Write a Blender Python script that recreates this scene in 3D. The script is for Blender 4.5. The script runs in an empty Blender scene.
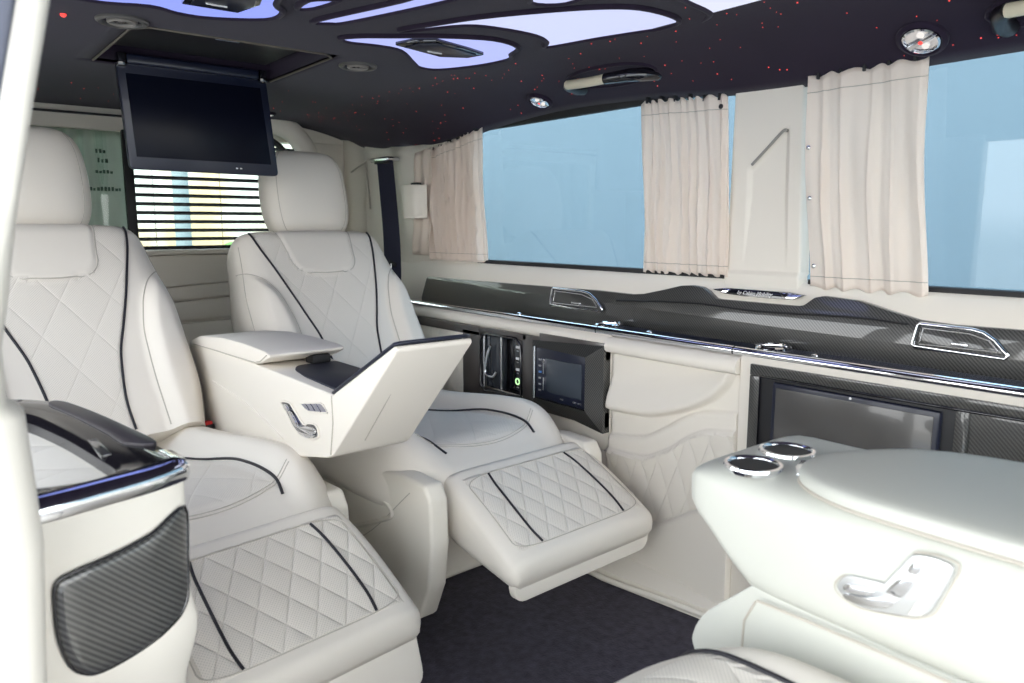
import bpy, bmesh, math, random
from mathutils import Vector, Matrix
import numpy as np
random.seed(7)
S = bpy.context.scene
COL = S.collection
R = math.radians
# ------------------------------------------------------------------ camera
cam_d = bpy.data.cameras.new('camera')
cam = bpy.data.objects.new('camera', cam_d)
COL.objects.link(cam)
cam_d.sensor_width = 36.0
cam_d.lens = 36.0 * 750.0 / 1024.0
cam_d.clip_start = 0.02
cam.location = (0, 0, 0.93)
YAW = R(39.02); PIT = R(8.79)
fwd = Vector((-math.cos(YAW) * math.cos(PIT), math.sin(YAW) * math.cos(PIT), -math.sin(PIT)))
cam.rotation_euler = fwd.to_track_quat('-Z', 'Y').to_euler()
cam_d.dof.use_dof = True
cam_d.dof.focus_distance = 1.9
cam_d.dof.aperture_fstop = 6.0
S.camera = cam
# ------------------------------------------------------------------ world and exposure
S.view_settings.view_transform = 'Standard'
S.view_settings.look = 'None'
S.view_settings.gamma = 1.0
S.view_settings.use_curve_mapping = False
S.view_settings.exposure = 0.42
W = bpy.data.worlds.new('sky'); S.world = W
W.use_nodes = True
nt = W.node_tree; nt.nodes.clear()
wo = nt.nodes.new('ShaderNodeOutputWorld'); bg = nt.nodes.new('ShaderNodeBackground')
tc = nt.nodes.new('ShaderNodeTexCoord'); sp = nt.nodes.new('ShaderNodeSeparateXYZ'); cr = nt.nodes.new('ShaderNodeValToRGB')
mr = nt.nodes.new('ShaderNodeMapRange'); mr.inputs[1].default_value = -1; mr.inputs[2].default_value = 1
nt.links.new(tc.outputs['Generated'], sp.inputs[0]); nt.links.new(sp.outputs['Z'], mr.inputs[0])
nt.links.new(mr.outputs[0], cr.inputs[0]); nt.links.new(cr.outputs[0], bg.inputs[0]); nt.links.new(bg.outputs[0], wo.inputs[0])
el = cr.color_ramp.elements
el[0].position = 0.0; el[0].color = (0.42, 0.42, 0.40, 1)
el[1].position = 1.0; el[1].color = (0.62, 0.78, 1.0, 1)
e = el.new(0.49); e.color = (0.55, 0.55, 0.52, 1)
e = el.new(0.51); e.color = (1.0, 1.0, 0.98, 1)
e = el.new(0.75); e.color = (0.85, 0.93, 1.0, 1)
bg.inputs[1].default_value = 4.3
sun_d = bpy.data.lights.new('sun', 'SUN'); sun_d.energy = 0.35; sun_d.angle = R(40); sun_d.color = (1.0, 0.98, 0.93)
sun = bpy.data.objects.new('sun', sun_d); COL.objects.link(sun)
sun.rotation_euler = Vector((-0.55, 0.75, -0.55)).to_track_quat('-Z', 'Y').to_euler()
sun.location = (2, -3, 3)

# ------------------------------------------------------------------ materials
def new_mat(name):
    m = bpy.data.materials.new(name); m.use_nodes = True
    n = m.node_tree.nodes; b = n['Principled BSDF']
    return m, n, m.node_tree.links, b

def mat(name, col, rough=0.5, metal=0.0, coat=0.0, noise=0.0, nscale=60.0, bump=0.0, bscale=400.0, spec=0.5, sheen=0.0):
    m, n, l, b = new_mat(name)
    b.inputs['Base Color'].default_value = (*col, 1)
    b.inputs['Roughness'].default_value = rough
    b.inputs['Metallic'].default_value = metal
    b.inputs['Coat Weight'].default_value = coat
    b.inputs['Coat Roughness'].default_value = 0.04
    b.inputs['Specular IOR Level'].default_value = spec
    b.inputs['Sheen Weight'].default_value = sheen
    if noise or bump:
        t = n.new('ShaderNodeTexCoord')
    if noise:
        x = n.new('ShaderNodeTexNoise'); x.inputs['Scale'].default_value = nscale; x.inputs['Detail'].default_value = 4
        l.new(t.outputs['Object'], x.inputs['Vector'])
        r = n.new('ShaderNodeMapRange'); r.inputs[3].default_value = 1 - noise; r.inputs[4].default_value = 1 + noise
        l.new(x.outputs[0], r.inputs[0])
        mx = n.new('ShaderNodeVectorMath'); mx.operation = 'SCALE'; mx.inputs[0].default_value = col
        l.new(r.outputs[0], mx.inputs['Scale']); l.new(mx.outputs[0], b.inputs['Base Color'])
    if bump:
        y = n.new('ShaderNodeTexNoise'); y.inputs['Scale'].default_value = bscale; y.inputs['Detail'].default_value = 2
        l.new(t.outputs['Object'], y.inputs['Vector'])
        bp = n.new('ShaderNodeBump'); bp.inputs['Strength'].default_value = bump; bp.inputs['Distance'].default_value = 0.002
        l.new(y.outputs[0], bp.inputs['Height']); l.new(bp.outputs[0], b.inputs['Normal'])
    return m

def emit(name, col, strength):
    m, n, l, b = new_mat(name)
    b.inputs['Base Color'].default_value = (0.02, 0.02, 0.02, 1)
    b.inputs['Emission Color'].default_value = (*col, 1); b.inputs['Emission Strength'].default_value = strength
    return m

def mth(n, l, op, a, b=None, c=None):
    k = n.new('ShaderNodeMath'); k.operation = op
    for i, v in enumerate((a, b, c)):
        if v is None: continue
        if isinstance(v, (int, float)): k.inputs[i].default_value = v
        else: l.new(v, k.inputs[i])
    return k.outputs[0]

CREAM = (0.80, 0.748, 0.672)
def quilt_mat(name, col, a, b, perf=True, depth=0.06, soft=0.3):
    m, n, l, bs = new_mat(name)
    uv = n.new('ShaderNodeUVMap'); s = n.new('ShaderNodeSeparateXYZ'); l.new(uv.outputs[0], s.inputs[0])
    at = n.new('ShaderNodeAttribute'); at.attribute_name = 'quilt'
    u = mth(n, l, 'DIVIDE', s.outputs[0], a); v = mth(n, l, 'DIVIDE', s.outputs[1], b)
    p = mth(n, l, 'ADD', u, v); q = mth(n, l, 'SUBTRACT', u, v)
    sp_ = mth(n, l, 'ABSOLUTE', mth(n, l, 'SINE', mth(n, l, 'MULTIPLY', p, math.pi)))
    sq_ = mth(n, l, 'ABSOLUTE', mth(n, l, 'SINE', mth(n, l, 'MULTIPLY', q, math.pi)))
    h = mth(n, l, 'POWER', mth(n, l, 'MULTIPLY', sp_, sq_), soft)
    h = mth(n, l, 'MULTIPLY', h, at.outputs['Fac'])
    # punched holes
    d1 = mth(n, l, 'SINE', mth(n, l, 'MULTIPLY', s.outputs[0], 2 * math.pi / 0.0055))
    d2 = mth(n, l, 'SINE', mth(n, l, 'MULTIPLY', s.outputs[1], 2 * math.pi / 0.0055))
    dd = mth(n, l, 'GREATER_THAN', mth(n, l, 'MULTIPLY', d1, d2), 0.45)
    dd = mth(n, l, 'MULTIPLY', dd, at.outputs['Fac'])
    f = mth(n, l, 'SUBTRACT', 1.0, mth(n, l, 'MULTIPLY', dd, 0.22 if perf else 0.0))
    sc = n.new('ShaderNodeVectorMath'); sc.operation = 'SCALE'; sc.inputs[0].default_value = col
    l.new(f, sc.inputs['Scale']); l.new(sc.outputs[0], bs.inputs['Base Color'])
    t = n.new('ShaderNodeTexCoord'); y = n.new('ShaderNodeTexNoise'); y.inputs['Scale'].default_value = 500
    l.new(t.outputs['Object'], y.inputs['Vector'])
    b1 = n.new('ShaderNodeBump'); b1.inputs['Strength'].default_value = 0.9; b1.inputs['Distance'].default_value = min(a, b) * depth
    l.new(h, b1.inputs['Height'])
    b2 = n.new('ShaderNodeBump'); b2.inputs['Strength'].default_value = 0.08; b2.inputs['Distance'].default_value = 0.002
    l.new(y.outputs[0], b2.inputs['Height']); l.new(b1.outputs[0], b2.inputs['Normal']); l.new(b2.outputs[0], bs.inputs['Normal'])
    bs.inputs['Roughness'].default_value = 0.5; bs.inputs['Specular IOR Level'].default_value = 0.35
    return m

def carbon_mat(name, s=0.002, dark=0.014, light=0.07, end=False):
    m, n, l, b = new_mat(name)
    t = n.new('ShaderNodeTexCoord'); sx = n.new('ShaderNodeSeparateXYZ'); l.new(t.outputs['Object'], sx.inputs[0])
    u = sx.outputs[1] if end else mth(n, l, 'ADD', sx.outputs[0], sx.outputs[1])
    i = mth(n, l, 'FLOOR', mth(n, l, 'DIVIDE', u, s)); j = mth(n, l, 'FLOOR', mth(n, l, 'DIVIDE', sx.outputs[2], s))
    k = mth(n, l, 'FLOORED_MODULO', mth(n, l, 'ADD', i, j), 4.0)
    k = mth(n, l, 'LESS_THAN', k, 1.5)
    mx = n.new('ShaderNodeMix'); mx.data_type = 'RGBA'
    mx.inputs[6].default_value = (dark, dark, dark, 1); mx.inputs[7].default_value = (light, light, light * 0.95, 1)
    l.new(k, mx.inputs[0]); l.new(mx.outputs[2], b.inputs['Base Color'])
    b.inputs['Roughness'].default_value = 0.35; b.inputs['Coat Weight'].default_value = 1.0; b.inputs['Coat Roughness'].default_value = 0.03
    return m

def glass_mat(name, tint, refl=0.08):
    m = bpy.data.materials.new(name); m.use_nodes = True
    n = m.node_tree.nodes; l = m.node_tree.links; n.clear()
    o = n.new('ShaderNodeOutputMaterial'); mx = n.new('ShaderNodeMixShader')
    tr = n.new('ShaderNodeBsdfTransparent'); tr.inputs[0].default_value = (*tint, 1)
    g = n.new('ShaderNodeBsdfGlossy'); g.inputs['Roughness'].default_value = 0.02
    lw_ = n.new('ShaderNodeLayerWeight'); lw_.inputs[0].default_value = 0.25
    pw = n.new('ShaderNodeMath'); pw.operation = 'POWER'; pw.inputs[1].default_value = 4.0
    l.new(lw_.outputs['Facing'], pw.inputs[0])
    ad = n.new('ShaderNodeMath'); ad.operation = 'MULTIPLY_ADD'; ad.inputs[1].default_value = 0.5; ad.inputs[2].default_value = refl * 0.5
    l.new(pw.outputs[0], ad.inputs[0]); l.new(ad.outputs[0], mx.inputs[0])
    l.new(tr.outputs[0], mx.inputs[1]); l.new(g.outputs[0], mx.inputs[2]); l.new(mx.outputs[0], o.inputs[0])
    return m

M = dict(
    cream=mat('cream_leather', CREAM, 0.5, bump=0.10, bscale=500, spec=0.35),
    seam=mat('seam_thread', (0.50, 0.46, 0.40), 0.7),
    vinyl=mat('cream_vinyl', (0.80, 0.75, 0.672), 0.45, bump=0.05, bscale=600, spec=0.35),
    plastic=mat('cream_plastic', (0.79, 0.742, 0.66), 0.42, spec=0.4),
    pale=mat('dimmed_console_leather', (0.575, 0.58, 0.53), 0.45, bump=0.06, bscale=500, spec=0.35),  # same cream as the seats, darkened in colour against strong light on console
    door=mat('cream_door_leather', (0.82, 0.78, 0.70), 0.45, bump=0.05, bscale=500, spec=0.35),
    quilt_back=quilt_mat('quilted_back_leather', CREAM, 0.115, 0.19, True, 0.022, 0.2),
    quilt_leg=quilt_mat('quilted_leg_leather', CREAM, 0.056, 0.088, True, 0.075, 0.3),
    quilt_cush=quilt_mat('quilted_cushion_leather', CREAM, 0.12, 0.19, True, 0.022, 0.2),
    quilt_wall=quilt_mat('quilted_wall_leather', (0.80, 0.75, 0.672), 0.06, 0.16, False, 0.05, 0.3),
    piping=mat('black_piping', (0.012, 0.011, 0.016), 0.5),
    chrome=mat('chrome', (0.86, 0.87, 0.90), 0.06, metal=1.0),
    satin=mat('satin_chrome', (0.72, 0.73, 0.76), 0.22, metal=1.0),
    gloss=mat('gloss_black', (0.008, 0.008, 0.012), 0.06, coat=1.0),
    matte=mat('matte_black', (0.012, 0.012, 0.014), 0.55),
    navy=mat('dark_navy_liner', (0.018, 0.02, 0.035), 0.5),
    carbon=carbon_mat('carbon_fibre'),
    carpet=mat('charcoal_carpet', (0.052, 0.046, 0.064), 0.95, noise=0.7, nscale=55, bump=1.0, bscale=200, spec=0.1, sheen=0.1),
    suede=mat('headliner_suede', (0.024, 0.0165, 0.031), 0.95, noise=0.15, nscale=8, bump=0.15, bscale=700, spec=0.1, sheen=0.1),
    curtain=mat('cream_curtain_cloth', (0.80, 0.70, 0.60), 0.9, bump=0.15, bscale=900, spec=0.1),
    belt=mat('navy_webbing', (0.022, 0.024, 0.045), 0.6),
    glass=glass_mat('blue_tinted_glass', (0.565, 0.655, 0.705)),
    rglass=glass_mat('rear_glass', (0.90, 0.95, 0.92)),
    sage=mat('sage_film', (0.22, 0.32, 0.26), 0.6),
    screen=mat('dark_screen_glass', (0.004, 0.005, 0.012), 0.25, spec=0.12),
    greyscreen=mat('grey_screen_glass', (0.05, 0.062, 0.08), 0.12, coat=0.6),
    bezel=mat('navy_bezel', (0.008, 0.011, 0.028), 0.3, coat=0.1),
    red=mat('red_button', (0.60, 0.02, 0.02), 0.4),
    white=mat('white_marking', (0.85, 0.85, 0.85), 0.5),
    ivory=mat('ivory_grip', (0.70, 0.63, 0.47), 0.5),
    led=emit('led_panel', (0.50, 0.55, 1.0), 1.0),
    star=emit('red_star', (1.0, 0.06, 0.05), 1.3),
    green=emit('green_ring', (0.55, 1.0, 0.45), 1.0),
    lamp=emit('lamp_glow', (1.0, 0.95, 0.9), 0.7),
    steel=mat('blue_grey_steel', (0.20, 0.22, 0.30), 0.35),
    outwall=mat('outside_render', (0.34, 0.38, 0.40), 0.9),
    ground=mat('outside_paving', (0.45, 0.44, 0.42), 0.9, noise=0.15, nscale=2),
)

def cloth_mat(name, col, trans):
    m, n, l, b = new_mat(name)
    b.inputs['Base Color'].default_value = (*col, 1); b.inputs['Roughness'].default_value = 0.9; b.inputs['Specular IOR Level'].default_value = 0.1
    t = n.new('ShaderNodeBsdfTranslucent'); t.inputs[0].default_value = (*col, 1)
    mx = n.new('ShaderNodeMixShader'); mx.inputs[0].default_value = trans
    o = n['Material Output']; l.new(b.outputs[0], mx.inputs[1]); l.new(t.outputs[0], mx.inputs[2]); l.new(mx.outputs[0], o.inputs[0])
    return m
M['sage'] = cloth_mat('sage_film', (0.42, 0.45, 0.41), 0.45)
M['curtain'] = cloth_mat('cream_curtain_cloth', (0.96, 0.87, 0.79), 0.42)
# ------------------------------------------------------------------ helpers
OFF = {}
def parent_off(p):
    return OFF.get(p.name, Vector((0, 0, 0))) if p else Vector((0, 0, 0))

def finish(name, me, m, parent=None, smooth=35.0):
    for p in me.polygons: p.use_smooth = True
    if smooth is not None and smooth < 180:
        me.set_sharp_from_angle(angle=R(smooth))
    if isinstance(m, (list, tuple)):
        for k in m: me.materials.append(k)
    else: me.materials.append(m)
    o = bpy.data.objects.new(name, me); COL.objects.link(o)
    off = parent_off(parent)
    if parent:
        o.parent = parent
        if off.length: me.transform(Matrix.Translation(-off))
        OFF[o.name] = off
    else:
        vs = np.empty(len(me.vertices) * 3); me.vertices.foreach_get('co', vs); vs = vs.reshape(-1, 3)
        lo = vs.min(0); hi = vs.max(0)
        c = Vector(((lo[0] + hi[0]) / 2, (lo[1] + hi[1]) / 2, lo[2]))
        me.transform(Matrix.Translation(-c)); o.location = c
        OFF[o.name] = c
    return o

def mesh(name, verts, faces, m, parent=None, smooth=35.0, uv=None, attr=None):
    me = bpy.data.meshes.new(name)
    me.from_pydata([tuple(v) for v in verts], [], faces)
    if uv is not None:
        L = me.uv_layers.new(name='UVMap')
        li = np.empty(len(me.loops), dtype=np.int32); me.loops.foreach_get('vertex_index', li)
        L.data.foreach_set('uv', np.asarray(uv, dtype=np.float32)[li].ravel())
    if attr is not None:
        A = me.attributes.new('quilt', 'FLOAT', 'POINT'); A.data.foreach_set('value', np.asarray(attr, dtype=np.float32))
    bm = bmesh.new(); bm.from_mesh(me); bmesh.ops.recalc_face_normals(bm, faces=bm.faces); bm.to_mesh(me); bm.free()
    return finish(name, me, m, parent, smooth)

def loft(name, rings, m, parent=None, caps=True, smooth=35.0, uv=None, attr=None, closed=True):
    n = len(rings[0]); v = [p for r in rings for p in r]; f = []
    for i in range(len(rings) - 1):
        for j in range(n if closed else n - 1):
            k = (j + 1) % n
            f.append((i * n + j, i * n + k, (i + 1) * n + k, (i + 1) * n + j))
    if caps and closed:
        f.append(tuple(range(n))); f.append(tuple(range((len(rings) - 1) * n, len(rings) * n)))
    return mesh(name, v, f, m, parent, smooth, uv, attr)

def grid(name, fn, nu, nv, m, parent=None, smooth=60.0, uvfn=None, atfn=None, thick=0.0):
    v = []; uv = []; at = []
    for i in range(nu + 1):
        for j in range(nv + 1):
            a, b = i / nu, j / nv
            v.append(fn(a, b)); uv.append(uvfn(a, b) if uvfn else (a, b)); at.append(atfn(a, b) if atfn else 0.0)
    f = [(i * (nv + 1) + j, (i + 1) * (nv + 1) + j, (i + 1) * (nv + 1) + j + 1, i * (nv + 1) + j + 1) for i in range(nu) for j in range(nv)]
    o = mesh(name, v, f, m, parent, smooth, uv, at)
    if thick:
        s = o.modifiers.new('thickness', 'SOLIDIFY'); s.thickness = thick; s.offset = 0
    return o

def box_bm(bm, x0, x1, y0, y1, z0, z1, bev=0.0, seg=2):
    r = bmesh.ops.create_cube(bm, size=1.0)
    for v in r['verts']:
        v.co = Vector(((x0 + x1) / 2 + v.co.x * (x1 - x0), (y0 + y1) / 2 + v.co.y * (y1 - y0), (z0 + z1) / 2 + v.co.z * (z1 - z0)))
    if bev > 0:
        es = list({e for v in r['verts'] for e in v.link_edges})
        bmesh.ops.bevel(bm, geom=es, offset=bev, segments=seg, affect='EDGES', profile=0.5)

def bm_obj(name, bm, m, parent=None, smooth=35.0):
    bmesh.ops.recalc_face_normals(bm, faces=bm.faces)
    me = bpy.data.meshes.new(name); bm.to_mesh(me); bm.free()
    return finish(name, me, m, parent, smooth)

def box(name, b, m, parent=None, bev=0.004, seg=2):
    bm = bmesh.new(); box_bm(bm, *b, bev=bev, seg=seg)
    return bm_obj(name, bm, m, parent)

def boxes(name, lst, m, parent=None, bev=0.003):
    bm = bmesh.new()
    for b in lst: box_bm(bm, *b, bev=bev)
    return bm_obj(name, bm, m, parent)

MAP = {'XZ': lambda a, b, d: Vector((a, d, b)), 'YZ': lambda a, b, d: Vector((d, a, b)), 'XY': lambda a, b, d: Vector((a, b, d))}
def prism(name, pts, axes, d0, d1, m, parent=None, bev=0.003, seg=2, fn=None, smooth=35.0):
    f = fn or MAP[axes]
    bm = bmesh.new()
    lo = [bm.verts.new(f(a, b, d0)) for a, b in pts]; hi = [bm.verts.new(f(a, b, d1)) for a, b in pts]
    n = len(pts)
    bm.faces.new(lo); bm.faces.new(hi[::-1])
    for i in range(n):
        bm.faces.new((lo[i], lo[(i + 1) % n], hi[(i + 1) % n], hi[i]))
    bmesh.ops.recalc_face_normals(bm, faces=bm.faces)
    if bev > 0:
        bmesh.ops.bevel(bm, geom=list(bm.edges), offset=bev, segments=seg, affect='EDGES', profile=0.5, clamp_overlap=True)
    return bm_obj(name, bm, m, parent, smooth)

def catmull(pts, k=6, closed=False):
    P = [Vector(p) for p in pts]; n = len(P); out = []
    rng = n if closed else n - 1
    for i in range(rng):
        p1, p2 = P[i], P[(i + 1) % n]
        p0 = P[(i - 1) % n] if closed or i > 0 else p1 * 2 - p2
        p3 = P[(i + 2) % n] if closed or i + 2 < n else p2 * 2 - p1
        for j in range(k):
            t = j / k
            out.append(0.5 * ((2 * p1) + (p2 - p0) * t + (2 * p0 - 5 * p1 + 4 * p2 - p3) * t * t + (3 * p1 - p0 - 3 * p2 + p3) * t ** 3))
    if not closed: out.append(P[-1])
    return out

def smooth2(pts, k=5, closed=True):
    return [(p.x, p.y) for p in catmull([(a, b, 0) for a, b in pts], k, closed)]

def tube_bm(bm, pts, r, closed=False, n=8, flat=1.0, up=None):
    P = [Vector(p) for p in pts]; N = len(P); rings = []
    prev = None
    for i in range(N):
        if closed: d = P[(i + 1) % N] - P[i - 1]
        else: d = P[min(i + 1, N - 1)] - P[max(i - 1, 0)]
        if d.length < 1e-9: d = Vector((1, 0, 0))
        d.normalize()
        ref = Vector(up) if up else (prev if prev else (Vector((0, 0, 1)) if abs(d.z) < 0.9 else Vector((1, 0, 0))))
        a = ref - d * ref.dot(d)
        if a.length < 1e-6: a = d.orthogonal()
        a.normalize(); b = d.cross(a); prev = a
        rr = r[i] if isinstance(r, (list, tuple)) else r
        rings.append([bm.verts.new(P[i] + a * (math.cos(2 * math.pi * k / n) * rr) + b * (math.sin(2 * math.pi * k / n) * rr * flat)) for k in range(n)])
    for i in range(N if closed else N - 1):
        A, B = rings[i], rings[(i + 1) % N]
        for k in range(n):
            bm.faces.new((A[k], A[(k + 1) % n], B[(k + 1) % n], B[k]))
    if not closed:
        bm.faces.new(rings[0]); bm.faces.new(rings[-1][::-1])

def tube(name, pts, r, m, parent=None, closed=False, n=8, flat=1.0, up=None, k=0):
    if k: pts = catmull(pts, k, closed)
    bm = bmesh.new(); tube_bm(bm, pts, r, closed, n, flat, up)
    return bm_obj(name, bm, m, parent, 50)

def lathe(name, prof, c, m, parent=None, axis='Z', n=32, rot=None, closed=True):
    """prof: (radius, height) pairs; revolve about axis through c"""
    rings = []
    for r, h in prof:
        ring = []
        for k in range(n):
            a = 2 * math.pi * k / n
            p = Vector((r * math.cos(a), r * math.sin(a), h))
            if rot is not None: p = rot @ p
            ring.append(Vector(c) + p)
        rings.append(ring)
    ringy = prof[0][0] > 0.004 and prof[-1][0] > 0.004 and abs(prof[0][0] - prof[-1][0]) < 0.5 * prof[0][0] and m is not None and len(prof) > 4
    if ringy: rings.append(rings[0]); return loft(name, rings, m, parent, False)
    return loft(name, rings, m, parent)

def tag(o, label, cat, group=None):
    o['label'] = label; o['category'] = cat
    if group: o['group'] = group
    return o

def struct(o, label=None):
    o['kind'] = 'structure'
    if label: o['label'] = label
    return o

def thing(name, loc, label, cat, group=None, rotz=0.0, local=False):
    o = bpy.data.objects.new(name, None); COL.objects.link(o)
    o.empty_display_size = 0.05
    o.location = loc; o.rotation_euler = (0, 0, rotz)
    OFF[o.name] = Vector((0, 0, 0)) if local else Vector(loc)
    return tag(o, label, cat, group)

def lerp_tab(tab, x):
    n = len(tab)
    if x <= tab[0][0]: return tab[0][1]
    if x >= tab[-1][0]: return tab[-1][1]
    i = 0
    while x > tab[i + 1][0]: i += 1
    def sec(k): return (tab[k + 1][1] - tab[k][1]) / (tab[k + 1][0] - tab[k][0])
    def slope(k):
        if k == 0: return sec(0)
        if k == n - 1: return sec(n - 2)
        p, q = sec(k - 1), sec(k)
        return 0.0 if p * q <= 0 else 2 * p * q / (p + q)
    (a, b), (c, d) = tab[i], tab[i + 1]
    h = c - a; t = (x - a) / h; m0, m1 = slope(i) * h, slope(i + 1) * h
    return (2 * t ** 3 - 3 * t * t + 1) * b + (t ** 3 - 2 * t * t + t) * m0 + (3 * t * t - 2 * t ** 3) * d + (t ** 3 - t * t) * m1

def sst(a, b, x):
    t_ = min(1, max(0, (x - a) / (b - a))); return t_ * t_ * (3 - 2 * t_)

def sgnpow(v, p): return math.copysign(abs(v) ** p, v)

# ================================================================== STRUCTURE
struct(box('floor', (-3.35, 1.2, -0.30, 1.66, -0.05, 0.0), M['carpet'], bev=0))
g = struct(box('ground_outside', (-14, 14, -14, 14, -0.62, -0.56), M['ground'], bev=0))
# body side behind the trim
struct(box('wall_right', (-3.35, 1.2, 1.60, 1.68, -0.05, 0.79), M['vinyl'], bev=0.004))
struct(boxes('wall_left', [(-3.35, -1.25, -0.32, -0.26, -0.05, 0.80), (-3.35, -3.0, -0.32, -0.26, 0.80, 1.40), (-3.0, -2.35, -0.32, -0.26, 0.80, 1.40), (-1.40, -1.25, -0.32, -0.26, 0.80, 1.40)], M['vinyl'], bev=0.004))  # unseen near side; panel added over rear window bay darkens the back

# ---- headliner: flat middle, rolled down to the window heads
ZE = [(-3.3, 1.318), (-3.17, 1.309), (-3.0, 1.262), (-2.54, 1.214), (-2.3, 1.230), (-2.0, 1.262), (-1.7, 1.276), (-1.4, 1.266), (-1.1, 1.240), (-0.9, 1.236), (-0.7, 1.240), (1.2, 1.246)]
ZC = 1.364
def head_z(x, y):
    if y > 1.28:
        s = min(1.0, (y - 1.28) / 0.33)
        return ZC - (ZC - lerp_tab(ZE, x)) * s ** 2.0
    if y < -0.05:
        s = (-0.05 - y) / 0.25
        return ZC - 0.09 * s ** 2
    return ZC
REC = (-2.31, -1.86, 0.445, 0.925)
xs = sorted(set([round(-3.35 + i * 0.05, 4) for i in range(92)] + [REC[0], REC[1]]))
ys = sorted(set([round(-0.30 + i * 0.05, 4) for i in range(32)] + [1.28 + 0.33 * k / 14 for k in range(15)] + [REC[2], REC[3]]))
hv = []; hf = []
for x in xs:
    for y in ys: hv.append((x, y, head_z(x, y)))
ny = len(ys)
for i in range(len(xs) - 1):
    for j in range(ny - 1):
        cx = (xs[i] + xs[i + 1]) / 2; cy = (ys[j] + ys[j + 1]) / 2
        if REC[0] < cx < REC[1] and REC[2] < cy < REC[3]: continue
        hf.append((i * ny + j, (i + 1) * ny + j, (i + 1) * ny + j + 1, i * ny + j + 1))
# recess walls and lid
b0 = len(hv)
for z in (ZC, 1.43):
    for x, y in ((REC[0], REC[2]), (REC[1], REC[2]), (REC[1], REC[3]), (REC[0], REC[3])): hv.append((x, y, z))
for k in range(4): hf.append((b0 + k, b0 + (k + 1) % 4, b0 + 4 + (k + 1) % 4, b0 + 4 + k))
hf.append((b0 + 4, b0 + 5, b0 + 6, b0 + 7))
ceiling = mesh('ceiling', hv, hf, M['suede'], None, 50)
sm = ceiling.modifiers.new('thickness', 'SOLIDIFY'); sm.thickness = 0.006; sm.offset = 1
struct(ceiling)
struct(box('roof_skin', (-3.4, 1.25, -0.34, 1.70, 1.445, 1.47), M['plastic'], bev=0.004))
# recess rim
tube('recess_rim', [(REC[0], REC[2], ZC - .001), (REC[1] - .03, REC[2], ZC - .001), (REC[1], REC[2] + .03, ZC - .001), (REC[1], REC[3] - .03, ZC - .001), (REC[1] - .03, REC[3], ZC - .001), (REC[0], REC[3], ZC - .001)], 0.003, mat('rim_grey', (0.12, 0.10, 0.08), 0.5), ceiling)
# fibre optic stars
bm = bmesh.new()
for k in range(280):
    while True:
        x = -0.3 - 2.7 * random.random() ** 1.5; y = random.uniform(1.27, 1.585)
        if k % 6 == 0: x = random.uniform(-3.1, -2.4); y = random.uniform(0.1, 1.2)
        if not (REC[0] - .05 < x < REC[1] + .05 and REC[2] - .05 < y < REC[3] + .05): break
    r = random.choice((0.0008, 0.0009, 0.0011, 0.0016))
    q = bmesh.ops.create_icosphere(bm, subdivisions=1, radius=r, matrix=Matrix.Translation((x, y, head_z(x, y) - 0.0005)))
st = bm_obj('star_lights', bm, M['star'], ceiling, None); st['kind'] = 'stuff'; st['label'] = 'tiny red fibre optic points in the dark headliner'

# ---- side window panes
GZ0, GZ1 = 0.795, 1.285
w = struct(box('window_1', (-2.30, -1.03, 1.628, 1.634, GZ0, GZ1), M['glass'], bev=0))
w = struct(box('window_2', (-0.97, 1.2, 1.628, 1.634, GZ0, GZ1), M['glass'], bev=0))
struct(boxes('trim_1', [(-2.30, -1.10, 1.600, 1.627, 0.785, 0.811), (-0.905, 1.2, 1.600, 1.627, 0.785, 0.809), (-2.30, -1.10, 1.612, 1.627, 1.255, 1.29), (-0.905, 1.2, 1.612, 1.627, 1.245, 1.29)], M['matte'], bev=0.002), 'black rubber window seals around the side glass')
struct(box('wall_outside', (-9, 6, 4.4, 4.5, -0.56, 3.4), M['outwall'], bev=0))

# ---- cream pillars of the far side
def pillar_b():
    def fn(a, b):
        z = 0.785 + 0.46 * b
        x = -1.132 + (0.222 - 0.026 * b) * a
        e = min(a, 1 - a)
        y = 1.626 - 0.022 * sst(0.0, 0.06, e) - 0.010 * (1 - b) - 0.006 * sst(0.075, 0.07, b)
        if 0.27 < a < 0.80:
            top = 0.60 + (a - 0.27) / 0.45 * 0.20 if a < 0.72 else 0.80
            dd = min((a - 0.27) / 0.05, (0.80 - a) / 0.06, (top - b) / 0.025, (b - 0.10) / 0.35, 1.0)
            y += 0.009 * max(0, dd)
        return (x, y, z)
    return grid('pillar_b', fn, 80, 90, M['plastic'], None, 80)
pb = pillar_b(); pb.name = 'trim_2'
struct(tube('trim_29', [(-1.064, 1.5990, 1.073), (-1.022, 1.6005, 1.112), (-0.988, 1.6015, 1.144), (-0.976, 1.6015, 1.144)], 0.0036, mat('groove_grey', (0.30, 0.29, 0.26), 0.6), k=4), 'grey slanting groove along the top of the flag shape on the centre pillar')
struct(pb, 'cream centre pillar cover with pressed flag shape between the windows')
# rear quarter trim: from the first window to the tailgate
def cwall(a, b):
    x = -3.25 + (3.25 - 2.17) * a
    zt = lerp_tab(ZE, x) + 0.02
    z = 0.0 + zt * b
    y = 1.603 - 0.03 * math.exp(-((x + 2.62) / 0.12) ** 2) * min(1, max(0, (z - .7) * 4)) + (0.02 if x < -2.98 else 0)
    return (x, y, z)
struct(grid('trim_3', cwall, 60, 40, M['vinyl'], None, 60, thick=0.01), 'cream rear quarter trim beside the far seat')
# shallow pocket line in that trim
struct(tube('trim_4', [(-3.10, 1.592, 1.165), (-2.97, 1.59, 1.195), (-2.955, 1.59, 1.18), (-2.93, 1.59, 1.0)], 0.004, M['seam'], k=4), 'raised seam on the rear quarter trim')

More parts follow.
